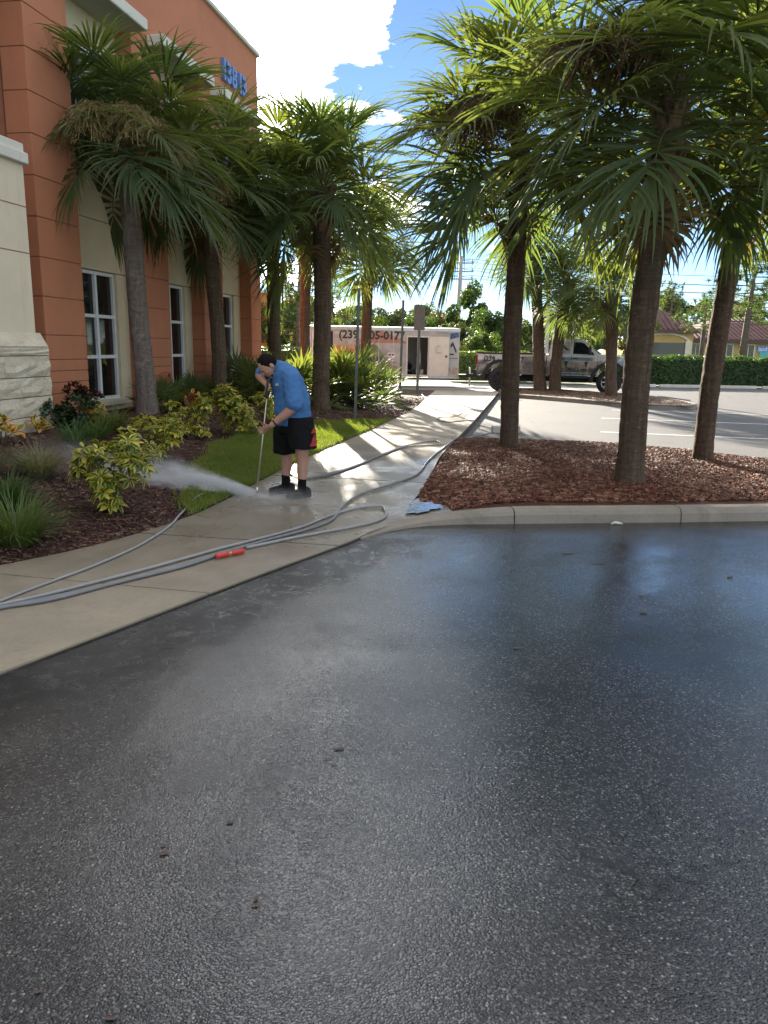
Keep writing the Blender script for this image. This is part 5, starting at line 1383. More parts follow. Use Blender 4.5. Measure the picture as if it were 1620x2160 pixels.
# ================================================================== PICKUP
def wrap_truck():
    t = NT('truck_wrap'); v = t.coord(); x, y, z = t.sep(v)
    n1 = t.noise(v, 1.4, 6, .7, 1.0); n2 = t.noise(v, 6, 5, .75, .5)
    white = t.ramp(n1, [(.35, (.58, .58, .56)), (.65, (.70, .70, .68))])
    lower = t.ramp(t.math('ADD', t.math('MULTIPLY', n1, .6), t.math('MULTIPLY', n2, .4)), [(.38, (.05, .05, .048)), (.47, (.19, .185, .175)), (.55, (.40, .385, .36)), (.66, (.60, .59, .57))])
    c = t.mix(t.range(t.math('ADD', z, t.math('MULTIPLY', t.math('SUBTRACT', n1, .5), .5)), 1.12, 1.22), lower, white)
    # stone coloured print across the doors
    door = t.math('MULTIPLY', t.math('MULTIPLY', t.range(x, -.15, -.05), t.range(x, 1.75, 1.6)), t.math('MULTIPLY', t.range(z, .86, .92), t.range(z, 1.22, 1.18)))
    c = t.mix(t.math('MULTIPLY', door, .85), c, t.ramp(t.noise(t.coord(scale=(1.2, 1, .4)), 3, 4), [(.35, (.24, .18, .13)), (.5, (.40, .31, .20)), (.65, (.22, .20, .18))]))
    band = t.math('MULTIPLY', t.math('MULTIPLY', t.range(x, -.25, -.15), t.range(x, 1.5, 1.2)), t.math('MULTIPLY', t.range(z, 1.20, 1.22), t.range(z, 1.34, 1.32)))
    c = t.mix(t.math('MULTIPLY', band, .9), c, (.05, .055, .075))
    # darker bed print with pale stripes
    bed = t.math('MULTIPLY', t.range(x, -.42, -.55), t.math('MULTIPLY', t.range(x, -1.35, -1.2), t.range(z, 1.36, 1.30)))
    c = t.mix(t.math('MULTIPLY', bed, .8), c, t.ramp(t.noise(t.coord(scale=(1, 1, 2.2)), 2.4, 5, .7), [(.38, (.045, .045, .05)), (.55, (.16, .15, .14)), (.68, (.46, .42, .36))]))
    blk = t.math('MULTIPLY', t.range(x, -1.35, -1.6), t.range(t.noise(v, 3.0, 5, .7, 1.5), .56, .60))
    c = t.mix(t.math('MULTIPLY', blk, .8), c, (.07, .07, .07))
    blue = t.math('MULTIPLY', t.range(x, 1.75, 2.0), t.range(n2, .47, .54))
    c = t.mix(blue, c, (.20, .26, .34))
    return t.done(t.pbsdf(c, .28, None, 0, .5, Coat_Weight=.4, Coat_Roughness=.08))
M_TRK = wrap_truck(); M_TGLASS = glass_mat('truck_glass', (.012, .014, .018), .03, .7); M_TRIMB = pmat('black_trim', (.02, .02, .022), .45, .2, 8)
fw = gp(1288, 833, 0.0); fw.y = 28.6; fw = at(1288, 760, 28.6)
HEAD = RAD(-17)
Xh = Vector((math.cos(HEAD), math.sin(HEAD), 0)); Yh = Vector((-Xh.y, Xh.x, 0))
WB, HW = 4.0, .98                                  # wheelbase, half width
# local: x forward, y to the far side; origin under the near-side middle
FRX = 1.95; RRX = FRX - WB
fwg = Vector((fw.x, fw.y, 0))
orig = fwg - Xh * FRX
trk = empty('pickup_truck', orig, HEAD, 'lifted white and grey wrapped pickup truck parked beside the hedge', 'pickup truck')
L0, L1 = -3.02, 2.95
def side_loft(name, outline, y0, y1, mat, parent=trk, tuck=.0):
    m = MB(); m.prism(outline, 'y', y0, y1); return m.build(name, mat, parent)
def arch(cx, R, z0, n=9, rev=False):
    p = [(cx + R * math.cos(a), .50 + R * math.sin(a)) for a in np.linspace(math.pi, 0, n)]
    p = [q for q in p if q[1] >= z0 - .001]
    return p
SILL = .66
def body_outline(pts_top, x0, x1, arches):
    """Bottom edge from x0 to x1 with wheel arches cut in, then the top points back."""
    b = [(x0, SILL)]
    for cx in arches: b += [(cx - .56, SILL)] + [(cx + .56 * math.cos(a), max(SILL, .50 + .62 * math.sin(a))) for a in np.linspace(math.pi - .25, .25, 9)] + [(cx + .56, SILL)]
    b += [(x1, SILL)]
    return b + pts_top
def panel_body(name, outline, y0, y1, mat, inset=.05):
    """Body with slightly tucked-in sides: near skin, far skin and the rim between."""
    m = MB(); n = len(outline)
    zc = 1.0
    def sk(y, s): return [(p[0], y + s * inset * ((p[1] - zc) / .5) ** 2 * (.6 if p[1] > zc else .8), p[1]) for p in outline]
    a, b_ = sk(y0, 1), sk(y1, -1)
    m.add(a + b_, [tuple(range(n)), tuple(range(2 * n - 1, n - 1, -1))] + [((i + 1) % n, i, n + i, n + (i + 1) % n) for i in range(n)])
    return m.build(name, mat, trk)
# cargo bed
panel_body('bed', body_outline([(-.37, 1.40), (-.40, 1.44), (-3.0, 1.44), (L0, 1.38), (L0 + .02, .80)], L0 + .05, -.37, [RRX]), 0, 2 * HW - .0, M_TRK)
m = MB(); m.box((L0 + .10, .09, 1.441), (-.45, 2 * HW - .09, 1.449)); m.build('bed_cover', M_DARK, trk)
m = MB(); m.box((L0 + .02, -.012, 1.40), (-.40, .05, 1.462), 0, None, .01); m.build('bed_rail', M_TRIMB, trk)
# cab lower body and doors
panel_body('cab', body_outline([(1.62, 1.36), (1.58, 1.40), (-.33, 1.40)], -.34, 1.62, [FRX]) if False else [(-.34, SILL), (1.36, SILL), (1.42, .95), (1.60, 1.15), (1.62, 1.40), (-.34, 1.40)], -.005, 2 * HW + .005, M_TRK)
# greenhouse: pillars and roof, glass between
gt, gb = 2.00, 1.40
roof = [(-.30, gb), (-.22, gt - .12), (-.10, gt - .02), (.25, gt), (.85, gt - .02), (1.02, gt - .09), (1.60, gb)]
m = MB(); n = len(roof)
def gy(z, s): return (.02 + .17 * (z - gb) / (gt - gb)) if s < 0 else 2 * HW - (.02 + .17 * (z - gb) / (gt - gb))
a = [(p[0], gy(p[1], -1), p[1]) for p in roof]; b_ = [(p[0], gy(p[1], 1), p[1]) for p in roof]
m.add(a + b_, [tuple(range(n)), tuple(range(2 * n - 1, n - 1, -1))] + [(i + 1, i, n + i, n + i + 1) for i in range(n - 1)])
cabtop = m.build('cab_roof', M_TRK, trk)
def glass_side(name, pts, mat=M_TGLASS, d=.008):
    m = MB(); n = len(pts)
    vs = [(p[0], gy(p[1], -1) - d, p[1]) for p in pts] + [(p[0], gy(p[1], -1) - .001, p[1]) for p in pts]
    m.add(vs, [tuple(range(n))[::1]] + [(i, n + i, n + (i + 1) % n, (i + 1) % n) for i in range(n)]); return m.build(name, mat, cabtop)
glass_side('window', [(.60, 1.45), (1.36, 1.45), (1.30, 1.52), (1.00, 1.82), (.88, 1.87), (.60, 1.88)])
glass_side('window', [(.10, 1.45), (.49, 1.45), (.49, 1.88), (.20, 1.88), (.06, 1.80)], pmat('wrapped_window', (.40, .41, .43), .35, .25, 3))
def glass_front():
    m = MB(); x0, z0, x1, z1 = 1.57, gb + .03, 1.05, gt - .12
    off = Vector((.57, 0, .6)).normalized() * .012
    q = [Vector((x0, .10, z0)), Vector((x0, 2 * HW - .10, z0)), Vector((x1, 2 * HW - .22, z1)), Vector((x1, .22, z1))]
    m.add([p + off for p in q] + q, [(0, 1, 2, 3), (0, 4, 5, 1), (1, 5, 6, 2), (2, 6, 7, 3), (3, 7, 4, 0)]); m.build('windscreen', M_TGLASS, cabtop)
glass_front()
# hammer print on the side window
m = MB(); m.box((-.16, -.02, -.035), (.16, -.012, .035), 0, Matrix.Translation((.36, gy(1.62, -1), 1.62)) @ Matrix.Rotation(RAD(38), 4, 'Y')); m.box((-.05, -.02, -.06), (.05, -.012, .05), 0, Matrix.Translation((.23, gy(1.74, -1), 1.73)) @ Matrix.Rotation(RAD(38), 4, 'Y'))
m.build('hammer_print', M_LET, cabtop)
# front clip: hood and wings
panel_body('hood', [(1.36, SILL), (FRX - .58, SILL)] + [(FRX + .58 * math.cos(a), max(SILL, .50 + .66 * math.sin(a))) for a in np.linspace(math.pi - .25, .25, 9)] + [(FRX + .60, SILL), (2.90, SILL), (L1, .82), (L1 - .02, 1.18), (2.72, 1.30), (2.2, 1.40), (1.58, 1.44), (1.55, 1.16)], .012, 2 * HW - .012, M_TRK, .07)
m = MB(); m.box((2.90, .06, .52), (3.08, 2 * HW - .06, .80), 0, None, .04); m.build('front_bumper', M_CHROME, trk)
m = MB(); m.box((L1 - .03, .28, .84), (L1 + .03, 2 * HW - .28, 1.14), 0, None, .02); m.build('grille', M_TRIMB, trk)
for y in (.03, 2 * HW - .25): m = MB(); m.box((2.78, y, .88), (2.965, y + .22, 1.14), 0, None, .03); m.build('headlight', M_TGLASS if False else M_CHROME, trk)
m = MB(); m.box((L0 - .10, .10, .58), (L0 + .03, 2 * HW - .10, .80), 0, None, .03); m.build('rear_bumper', M_TRIMB, trk)
m = MB(); m.box((L0 - .008, -.004, 1.0), (L0 + .07, .10, 1.36), 0, None, .01); m.build('tail_light', pmat('red_lens', (.30, .02, .02), .2), trk)
# flares, sills, door lines, mirror, handle
for cx in (RRX, FRX):
    A = np.linspace(math.pi + .12, -.12, 14)
    for y0, y1 in ((-.10, .04), (2 * HW - .04, 2 * HW + .10)):
        m = MB()
        for i in range(13):
            q = [(cx + r * math.cos(a_), .50 + r * math.sin(a_)) for r, a_ in ((.70, A[i]), (.70, A[i + 1]), (.58, A[i + 1]), (.58, A[i]))]; m.prism(q, 'y', y0, y1)
        m.build('wheel_flare', M_TRIMB, trk)
m = MB(); m.box((-.30, -.06, .56), (1.30, .03, .64), 0, None, .02); m.build('side_step', M_TRIMB, trk)
m = MB()
for x in (-.02, .55, 1.50): m.box((x - .005, -.011, .72), (x + .005, -.0055, 1.40))
m.build('door_gap', M_DARK, trk)
m = MB(); m.box((.60, -.03, 1.28), (.78, -.0055, 1.32), 0, None, .008); m.build('door_handle', M_TRIMB, trk)
m = MB(); m.box((1.16, -.26, 1.42), (1.26, -.06, 1.74), 0, None, .03); m.tube([(1.25, -.08, 1.46), (1.34, .02, 1.44)], .025, 6); m.build('mirror', M_TRIMB, trk)
m = MB(); m.box((L0 + .2, .4, .42), (2.7, 2 * HW - .4, .60)); m.box((RRX - .08, .1, .44), (RRX + .08, 2 * HW - .1, .56)); m.box((FRX - .08, .1, .44), (FRX + .08, 2 * HW - .1, .56)); m.build('chassis', M_BLACK, trk)
for cx in (RRX, FRX):
    wheel(trk, (cx, .08, .455), .455, .30, M_CHROME if cx == FRX else M_TRIMB, 8, -1); wheel(trk, (cx, 2 * HW - .08, .455), .455, .30, M_TRIMB, 8, 1)
m = MB(); m.box((L0 - .55, HW - .05, .50), (L0 - .10, HW + .05, .60)); m.disc((L0 - .48, HW, .64), (0, 0, 1), .035, .1, 10); m.tube([(L0 - .3, HW - .2, .45), (L0 - .42, HW - .22, .25), (L0 - .55, HW - .2, .42)], .012, 5, 0, False); m.build('hitch', M_BLACK, trk)
def trtext(body, x, z, size, sx=1.0, mat=M_LET): return text3('lettering', body, size, mat, trk, Matrix.Translation((x, -.016, z)) @ RXU, .002, size * .03, 'LEFT', sx)
trtext('(239', -2.72, 1.14, .24); trtext('0177', -1.72, 1.13, .24, 1.1); trtext('or SMALL we do it ALL!', .12, .84, .185, .98)
M_LET2 = pmat('small_print', (.55, .54, .5), .5)
for i in range(4):
    m = MB(); x = .0 + .05 * i
    while x < 1.3 - .04 * i:
        w = rng.uniform(.05, .16); m.box((x, -.016, .80 - .042 * i), (x + w, -.0125, .818 - .042 * i)); x += w + .03
    m.build('small_print', M_LET2 if i % 2 else M_LET, trk)
for x in (.30, 1.02): m = MB(); m.prism([(x, 1.18), (x + .14, 1.18), (x + .11, 1.08), (x + .09, .98), (x + .05, .98), (x + .03, 1.08)], 'y', -.015, -.0125); m.build('printed_figure', M_LET, trk)
# ================================================================== THE MAN WITH THE WAND
MAN = gp(612, 1043, sw_z(8.1)); MAN.z = sw_z(MAN.y)
SK = 1.0 / FPX
def mp(u, v, dy=0.0):
    """Point of the figure: pixel of the photo at the man's depth plus dy (towards the far side), relative to his feet."""
    return at(u, v, MAN.y + dy) - MAN
def ellipsoid(m, c, ax, n=14, k=9):
    ax = [Vector(a) for a in ax]; c = Vector(c); rings = []
    for i in range(1, k):
        ph = math.pi * i / k
        rings.append([c - ax[2] * math.cos(ph) + (ax[0] * math.cos(t) + ax[1] * math.sin(t)) * math.sin(ph) for t in np.linspace(0, 2 * math.pi, n, endpoint=False)])
    m.loft(rings)
def capsule(m, a, ra, b, rb, n=12):
    a, b = Vector(a), Vector(b); d = (b - a).normalized()
    pts, rs = [], []
    for t in (-.92, -.6, 0): pts.append(a + d * ra * t); rs.append(ra * math.sqrt(1 - t * t))
    for t in (0, .6, .92): pts.append(b + d * rb * t); rs.append(rb * math.sqrt(1 - t * t))
    m.tube(pts, rs, n)
def limb(m, chain_, n=12):
    for (a, ra), (b, rb) in zip(chain_[:-1], chain_[1:]): capsule(m, a, ra, b, rb, n)
def remesh(name, m, voxel, smooth, mat, parent, iters=4, folds=0.0):
    me0 = m.mesh('tmp'); o = bpy.data.objects.new('tmp', me0); C.objects.link(o)
    r = o.modifiers.new('r', 'REMESH'); r.mode = 'VOXEL'; r.voxel_size = voxel; r.use_smooth_shade = True
    s_ = o.modifiers.new('s', 'SMOOTH'); s_.iterations = iters; s_.factor = smooth
    if folds:
        tx = bpy.data.textures.new('folds', 'CLOUDS'); tx.noise_scale = .10; d = o.modifiers.new('d', 'DISPLACE'); d.texture = tx; d.strength = folds; d.mid_level = .5
    me = bpy.data.meshes.new_from_object(o.evaluated_get(bpy.context.evaluated_depsgraph_get())); me.name = name
    bpy.data.objects.remove(o); bpy.data.meshes.remove(me0)
    me.materials.clear(); me.materials.append(mat)
    return link(name, me, parent)
ts = NT('skin'); v = ts.coord()
M_SKIN = ts.done(ts.pbsdf(ts.ramp(ts.noise(v, 9, 4), [(.3, (.36, .185, .125)), (.7, (.46, .26, .185))]), .5, ts.bump(ts.noise(v, 120, 3), .15, .002), 0, .4, Subsurface_Weight=.08, Subsurface_Scale=.02))
tt = NT('tattooed_skin'); v = tt.coord()
M_SHIRT = pmat('blue_tee_cloth', (.050, .155, .36), .85, .10, 5, .35, 220, .003)
M_SHORTS = pmat('black_mesh_shorts', (.007, .007, .008), .85, .25, 6, .3, 160, .003, spec=.15)
M_RED = pmat('red_cloth', (.34, .018, .022), .7, .15, 8); M_HAIR = pmat('black_hair', (.006, .005, .005), .8, .3, 40, .6, 160, .006, spec=.15)
M_SOCK = pmat('black_sock', (.008, .008, .008), .9, .2, 20, .4, 200, .003, spec=.1); M_SHOE = pmat('black_shoe', (.009, .009, .010), .6, .25, 12, .2, 60, spec=.25); M_SOLE = pmat('dark_sole', (.035, .034, .033), .8)
man = empty('person', MAN, 0, 'man in blue tee and black shorts bending over a pressure wand', 'person')
fdir = Vector((-.80, -.60, 0)); ldir = Vector((.60, -.80, 0)); UPV = Vector((0, 0, 1))
# joints
hipc = mp(622, 868); chest = mp(606, 812); neckb = mp(591, 775); head = mp(566, 771, -.02)
shL = mp(617, 800, -.17); elL = mp(622, 858, -.24); wrL = mp(573, 897, -.22); haL = mp(553, 909, -.20)
shR = mp(566, 783, .16); elR = mp(548, 792, .08); wrR = mp(559, 808, -.02); haR = mp(564, 816, -.06)
knL = mp(636, 950, -.13); anL = mp(637, 1018, -.13); knR = mp(604, 948, .10); anR = mp(603, 1010, .10)
hpL, hpR = hipc + ldir * .075 - UPV * .03, hipc - ldir * .075 - UPV * .03
body = MB()
hd = (fdir * .52 + Vector((-.16, 0, -.80))).normalized()          # where the face looks: down and forwards
hs = hd.cross(UPV).normalized(); hu = hs.cross(hd).normalized()   # head's own right and up
if hu.z < 0: hu, hs = -hu, -hs
ellipsoid(body, head + hd * .005, (hs * .078, hd * .098, hu * .115))
ellipsoid(body, head + hd * .035 - hu * .055, (hs * .060, hd * .062, hu * .066))   # jaw
ellipsoid(body, head + hd * .098 - hu * .010, (hs * .013, hd * .022, hu * .026))   # nose
ellipsoid(body, head + hd * .085 + hu * .025, (hs * .045, hd * .014, hu * .010))   # brow
ellipsoid(body, head + hd * .088 - hu * .050, (hs * .024, hd * .012, hu * .010))   # mouth
for s in (-1, 1):
    ellipsoid(body, head + hs * s * .080 - hd * .008 - hu * .008, (hs * .012, hd * .020, hu * .034))
    ellipsoid(body, head + hs * s * .040 + hd * .062 - hu * .02, (hs * .024, hd * .024, hu * .022))
limb(body, [(head - hu * .05 - hd * .02, .056), (neckb, .062), (chest.lerp(neckb, .6), .085)])
limb(body, [(chest, .125), (hipc, .120)])
limb(body, [(chest.lerp(neckb, .7), .08), (shL, .072), (elL, .050), (elL.lerp(wrL, .35), .048), (wrL, .030)])
limb(body, [(chest.lerp(neckb, .7), .08), (shR, .070), (elR, .048), (elR.lerp(wrR, .4), .044), (wrR, .030)])
limb(body, [(hpL, .088), (knL, .066), (knL.lerp(anL, .35) - fdir * .012, .064), (anL, .042)])
limb(body, [(hpR, .088), (knR, .066), (knR.lerp(anR, .35) - fdir * .012, .062), (anR, .042)])
def hand(m, wrist, palm, axis, curl_to, thumb_dir):
    """Palm with four curled fingers and a thumb closing on a rod through curl_to along axis."""
    d = (palm - wrist).normalized(); a = axis.normalized(); nn = (curl_to - palm); nn = (nn - a * nn.dot(a)); nn = nn.normalized() if nn.length > 1e-4 else d
    ellipsoid(m, palm, (a * .042, d * .048, a.cross(d).normalized() * .018))
    limb(m, [(wrist, .028), (palm, .024)], 8)
    for k, L in enumerate((.040, .046, .043, .034)):
        b0 = palm + a * (.030 - .020 * k) + d * .036
        p1 = b0 + (d * .8 + nn * .6).normalized() * L * .75
        p2 = p1 + (nn * .9 - d * .15).normalized() * L * .62
        p3 = p2 + (nn * .1 - d * .9).normalized() * L * .55
        limb(m, [(b0, .0095), (p1, .009), (p2, .0085), (p3, .0075)], 8)
    t0 = palm + a * .036 - d * .012; t1 = t0 + (a * .55 + d * .6 + nn * .4).normalized() * .034; t2 = t1 + (d * .7 + nn * .7 - a * .2).normalized() * .028
    limb(m, [(t0, .0125), (t1, .0105), (t2, .0085)], 8)
wtop, wbot = mp(566, 812, -.08), mp(541, 1044, -.16)
wax = (wtop - wbot).normalized()
gripL = wbot + wax * ((haL - wbot).dot(wax))
def toward(p, w, r): d = (w - p); return p
hand(body, wrL, gripL + (wrL - gripL).normalized() * .045, wax, gripL + Vector((0, -.03, 0)), None)
gripR = wtop - wax * .02
hand(body, wrR, gripR + (wrR - gripR).normalized() * .040, wax, gripR + Vector((0, -.02, -.01)), None)
remesh('body', body, .0055, .5, M_SKIN, man, 3)
# wrist band
m = MB(); wd = (wrL - elL).normalized(); m.tube([wrL - wd * .055, wrL - wd * .038], .0375, 16); m.build('wristband', pmat('dark_band', (.06, .015, .018), .6), man)
# tattoos: dark flat print on forearm and calf
# hair: cap over skull and beard shadow along the jaw
hr_ = MB()
ellipsoid(hr_, head - hd * .014 + hu * .020, (hs * .085, hd * .098, hu * .110))
hair = remesh('hair', hr_, .006, .4, M_HAIR, man, 2)
bm = bmesh.new(); bm.from_mesh(hair.data)
kill = [f for f in bm.faces if ((f.calc_center_median() - head).dot(hd) > .020 + .62 * max(0, (f.calc_center_median() - head).dot(hu) - .01) and (f.calc_center_median() - head).dot(hu) < .095) or (f.calc_center_median() - head).dot(hu) < -.055]
bmesh.ops.delete(bm, geom=kill, context='FACES'); bm.to_mesh(hair.data); bm.free()
bd = MB(); rb = []
for t in np.linspace(-1.15, 1.15, 9): rb.append(head + hs * math.sin(t) * .066 + hd * (.036 + .055 * math.cos(t)) - hu * (.070 + .018 * math.cos(t)))
bd.tube(rb, [.012, .014, .015, .017, .018, .017, .015, .014, .012], 7); bd.build('beard', M_HAIR, man)
m = MB()
for s in (-1, 1): m.tube([head + hd * .094 + hs * s * (.018 + .010 * k) + hu * (.022 + .003 * math.sin(k * 1.5)) for k in range(4)], .0045, 5)
m.build('eyebrows', M_HAIR, man)
# tee: torso loft, sleeves, collar
def ring(c, a, b, ra, rb, n=20, tw=0.0): return [c + a * math.cos(t) * ra * (abs(math.cos(t)) ** -.12 if abs(math.cos(t)) > .2 else 1) + b * math.sin(t) * rb for t in np.linspace(0, 2 * math.pi, n, endpoint=False)]
sh = MB()
hem, waist, mid, up1, up2 = mp(620, 897), mp(617, 850), mp(612, 826), mp(604, 802), mp(598, 784)
top = neckb + Vector((.004, 0, .004))
lean = (up2 - mid).normalized(); f2 = (fdir - lean * fdir.dot(lean)).normalized()
sh.loft([ring(hem, ldir, fdir, .205, .168), ring(waist, ldir, fdir, .208, .175), ring(mid, ldir, fdir, .210, .170), ring(up1, ldir, f2, .215, .155), ring(up2, ldir, f2, .205, .125), ring(up2.lerp(top, .65), ldir, f2, .15, .095), ring(top, ldir, f2, .078, .070)])
def sleeve(m, s, e, r0, r1, k): t = s.lerp(e, k); limb(m, [(s, r0), (s.lerp(t, .5), (r0 + r1) * .5 + .006), (t, r1)], 16)
sleeve(sh, shL, elL, .098, .094, .86); sleeve(sh, shR, elR, .090, .082, .70)
limb(sh, [(up2.lerp(top, .3), .10), (shL, .098)], 14); limb(sh, [(up2.lerp(top, .3), .10), (shR, .09)], 14)
remesh('shirt', sh, .010, .5, M_SHIRT, man, 5, .034)
m = MB(); cn = neckb + (head - neckb).normalized() * .028
m.tube(ring(cn, ldir, (hd + hu * .2).normalized(), .076, .070, 20) + [ring(cn, ldir, (hd + hu * .2).normalized(), .076, .070, 20)[0]], .010, 6, 0, False); m.build('collar', pmat('navy_collar', (.03, .085, .21), .85), man)
m = MB(); q = up1 + f2 * .158 + ldir * .07; m.box((-.03, -.003, -.012), (.03, .003, .012), 0, Matrix.Translation(q) @ fdir.to_track_quat('Y', 'Z').to_matrix().to_4x4()); m.build('chest_logo', pmat('pale_print', (.45, .45, .45), .6), man)
# shorts
so = MB()
so.loft([ring(mp(619, 846), ldir, fdir, .175, .145), ring(mp(621, 890), ldir, fdir, .200, .165), ring(mp(621, 912), ldir, fdir, .205, .168)])
def leg_ring(c, r1, r2): return ring(c, ldir, fdir, r1, r2, 18)
so.loft([leg_ring(mp(632, 880, -.09), .12, .145), leg_ring(mp(636, 915, -.11), .128, .150), leg_ring(mp(640, 946, -.13), .125, .145)])
so.loft([leg_ring(mp(608, 880, .08), .12, .145), leg_ring(mp(604, 920, .09), .125, .145), leg_ring(mp(602, 956, .10), .115, .130)])
shorts = remesh('shorts', so, .010, .5, M_SHORTS, man, 4, .024)
for (u0, v0, u1, v1) in ((646, 893, 650, 915), (653, 918, 656, 942)):
    # red side blocks: a thin patch laid over the outer seam of the near leg
    bm = bmesh.new(); bm.from_mesh(shorts.data); c0, c1 = mp(u0, v0, -.2), mp(u1, v1, -.2)
    keep = [f for f in bm.faces if c1.z < f.calc_center_median().z < c0.z and (f.calc_center_median() - mp(636, 915, -.11)).dot((ldir * .75 - fdir * .65).normalized()) > .118 + .02 * ((f.calc_center_median().z - c1.z) / (c0.z - c1.z))]
    ks = set(keep); bmesh.ops.delete(bm, geom=[f for f in bm.faces if f not in ks], context='FACES')
    for q in bm.verts: q.co += q.normal * .003
    me = bpy.data.meshes.new('red_panel'); bm.to_mesh(me); bm.free()
    if len(me.polygons): link('red_panel', me, man, None); me.materials.clear(); me.materials.append(M_RED)
# socks and shoes
def shoe(an, dirv, side):
    m = MB(); limb(m, [(an + UPV * .035, .047), (an + UPV * -.03, .046), (Vector((an.x, an.y, .07)), .047)], 14); remesh('sock', m, .007, .4, M_SOCK, man, 2)
    d = dirv.normalized(); s = Vector((-d.y, d.x, 0)); b = Vector((an.x, an.y, 0)) - d * .02
    m = MB(); prof = [(-.075, .036, .075), (-.05, .042, .090), (.0, .043, .095), (.05, .043, .080), (.11, .047, .062), (.16, .045, .050), (.20, .032, .034)]
    m.loft([[b + d * x + s * math.cos(t) * w + UPV * (.018 + h * max(0, math.sin(t)) - .004 * (math.sin(t) < 0)) for t in np.linspace(0, 2 * math.pi, 16, endpoint=False)] for x, w, h in prof])
    sh_ = m.build('shoe', M_SHOE, man)
    m = MB(); ol = [(b + d * x + s * w * 1.1) for x, w, h in prof] + [(b + d * x - s * w * 1.1) for x, w, h in prof[::-1]]
    m.prism([(p.x, p.y) for p in ol], 'z', .001, .024); m.build('sole', M_SOLE, sh_)
    m = MB()
    for k in range(4): m.tube([b + d * (.045 + .022 * k) - s * .022 + UPV * (.103 - .010 * k), b + d * (.045 + .022 * k) + UPV * (.110 - .011 * k), b + d * (.045 + .022 * k) + s * .022 + UPV * (.103 - .010 * k)], .0035, 5)
    m.build('lace', M_SOLE, sh_)
shoe(anL, Vector((-.72, -.62, 0)), 1); shoe(anR, Vector((-.97, -.22, 0)), -1)

# ---- the pressure wand
wand = empty('pressure_wand', MAN + wbot, 0, 'long pale metal pressure washer wand held by the man', 'pressure wand')
wt_ = wtop - wbot
m = MB(); m.tube([wt_ * .06, wt_ * .93], .0085, 8); m.build('lance', pmat('brass_tube', (.55, .50, .38), .35, .1, 8, metallic=.6), wand)
m = MB(); m.tube([wt_ * 0.0, wt_ * .02, wt_ * .03, wt_ * .075], [.006, .008, .013, .013], 10); m.build('nozzle', M_CHROME, wand)
m = MB(); m.tube([wt_ * .88, wt_ * .90, wt_ * 1.01, wt_ * 1.06], [.014, .020, .021, .018], 10); gr = m.build('grip', M_TRIMB, wand)
m = MB(); b0 = wt_ * 1.04; m.tube([b0, b0 + Vector((.02, .01, .03)), b0 + Vector((.07, .02, .01)), b0 + Vector((.10, .03, -.08))], [.02, .022, .018, .016], 8); m.build('trigger_gun', M_TRIMB, wand)
# ================================================================== HOSES, SPRAY, LITTER
M_HOSE = pmat('grey_hose', (.17, .175, .185), .42, .12, 6, .15, 90, .002); M_HOSE_L = pmat('pale_grey_hose', (.27, .275, .28), .42, .12, 6, .15, 90, .002)
M_COUP = pmat('red_coupling', (.55, .03, .025), .4, .1, 10); M_BRASS = pmat('brass_fitting', (.45, .33, .14), .35, .1, 8, metallic=.8)
def surf_z(x, y):
    if y < 28 and left_edge_x(y) - .003 < x < sw_right_x(y) + .01: return sw_z(y) + .002
    if x <= left_edge_x(y): return bed_z(x, y) + .02
    if inside(ap, x, y): return .036
    if inside(ISLP, x, y): return max(isl_z(x, y), .09) + .01
    return .003
def spline(P, k=8):
    P = [Vector(p) for p in P]; out = []
    for i in range(len(P) - 1):
        a, b, c, d = P[max(0, i - 1)], P[i], P[i + 1], P[min(len(P) - 1, i + 2)]
        for s in range(k):
            t = s / k; out.append(.5 * ((2 * b) + (c - a) * t + (2 * a - 5 * b + 4 * c - d) * t * t + (3 * b - a - 3 * c + d) * t ** 3))
    out.append(P[-1]); return out
def hose(px, label, r=.011, mat=None, z0=.03, lift=0.0, ends=None):
    P = []
    for u, v_ in px:
        z = .03
        for _ in range(6): p = gp(u, v_, z); z = surf_z(p.x, p.y) + r
        P.append((p.x, p.y, 0))
    S = spline(P); S = [Vector((p.x, p.y, surf_z(p.x, p.y) + r + lift)) for p in S]
    zz = [p.z for p in S]
    for i in range(1, len(S) - 1): S[i].z = max(zz[i], (zz[i - 1] + zz[i] + zz[i + 1]) / 3)
    if ends: S += [Vector(e) for e in ends]
    o = S[0].copy(); m = MB(); m.tube([p - o for p in S], r, 8)
    return tag(m.build('hose', mat or M_HOSE, None, loc=o), label, 'hose', 'pressure washer hoses')
hose([(-30, 1288), (60, 1270), (200, 1240), (340, 1204), (450, 1172), (560, 1140), (650, 1116), (700, 1096), (722, 1068), (760, 1042), (830, 1020), (880, 1000), (905, 970), (935, 945), (975, 930), (1010, 930)], 'grey hose running from the near left along the walk to the island edge', .0125)
hose([(-30, 1282), (80, 1258), (200, 1228), (330, 1194), (460, 1158), (570, 1130), (640, 1110), (690, 1090), (750, 1072), (800, 1068), (812, 1076), (812, 1090), (785, 1102), (740, 1112), (640, 1130), (520, 1155)], 'hose looping back at the kerb end beside the puddle', .012, M_HOSE_L)
hose([(-30, 1284), (100, 1266), (250, 1228), (380, 1196), (455, 1172)], 'short hose length leading to the red coupling', .0125, M_HOSE)
hose([(-20, 1276), (50, 1248), (120, 1222), (200, 1192), (290, 1152), (350, 1115), (385, 1080), (410, 1052), (440, 1035)], 'pale hose curving over the mulch into the lawn under the spray', .0095, M_HOSE_L)
hose([(655, 1008), (700, 1000), (770, 975), (830, 948), (880, 935), (920, 930), (925, 938), (880, 941), (845, 945), (800, 962), (740, 985), (690, 1000), (640, 1010), (612, 1000)], 'doubled hose loop on the walk behind the man', .011)
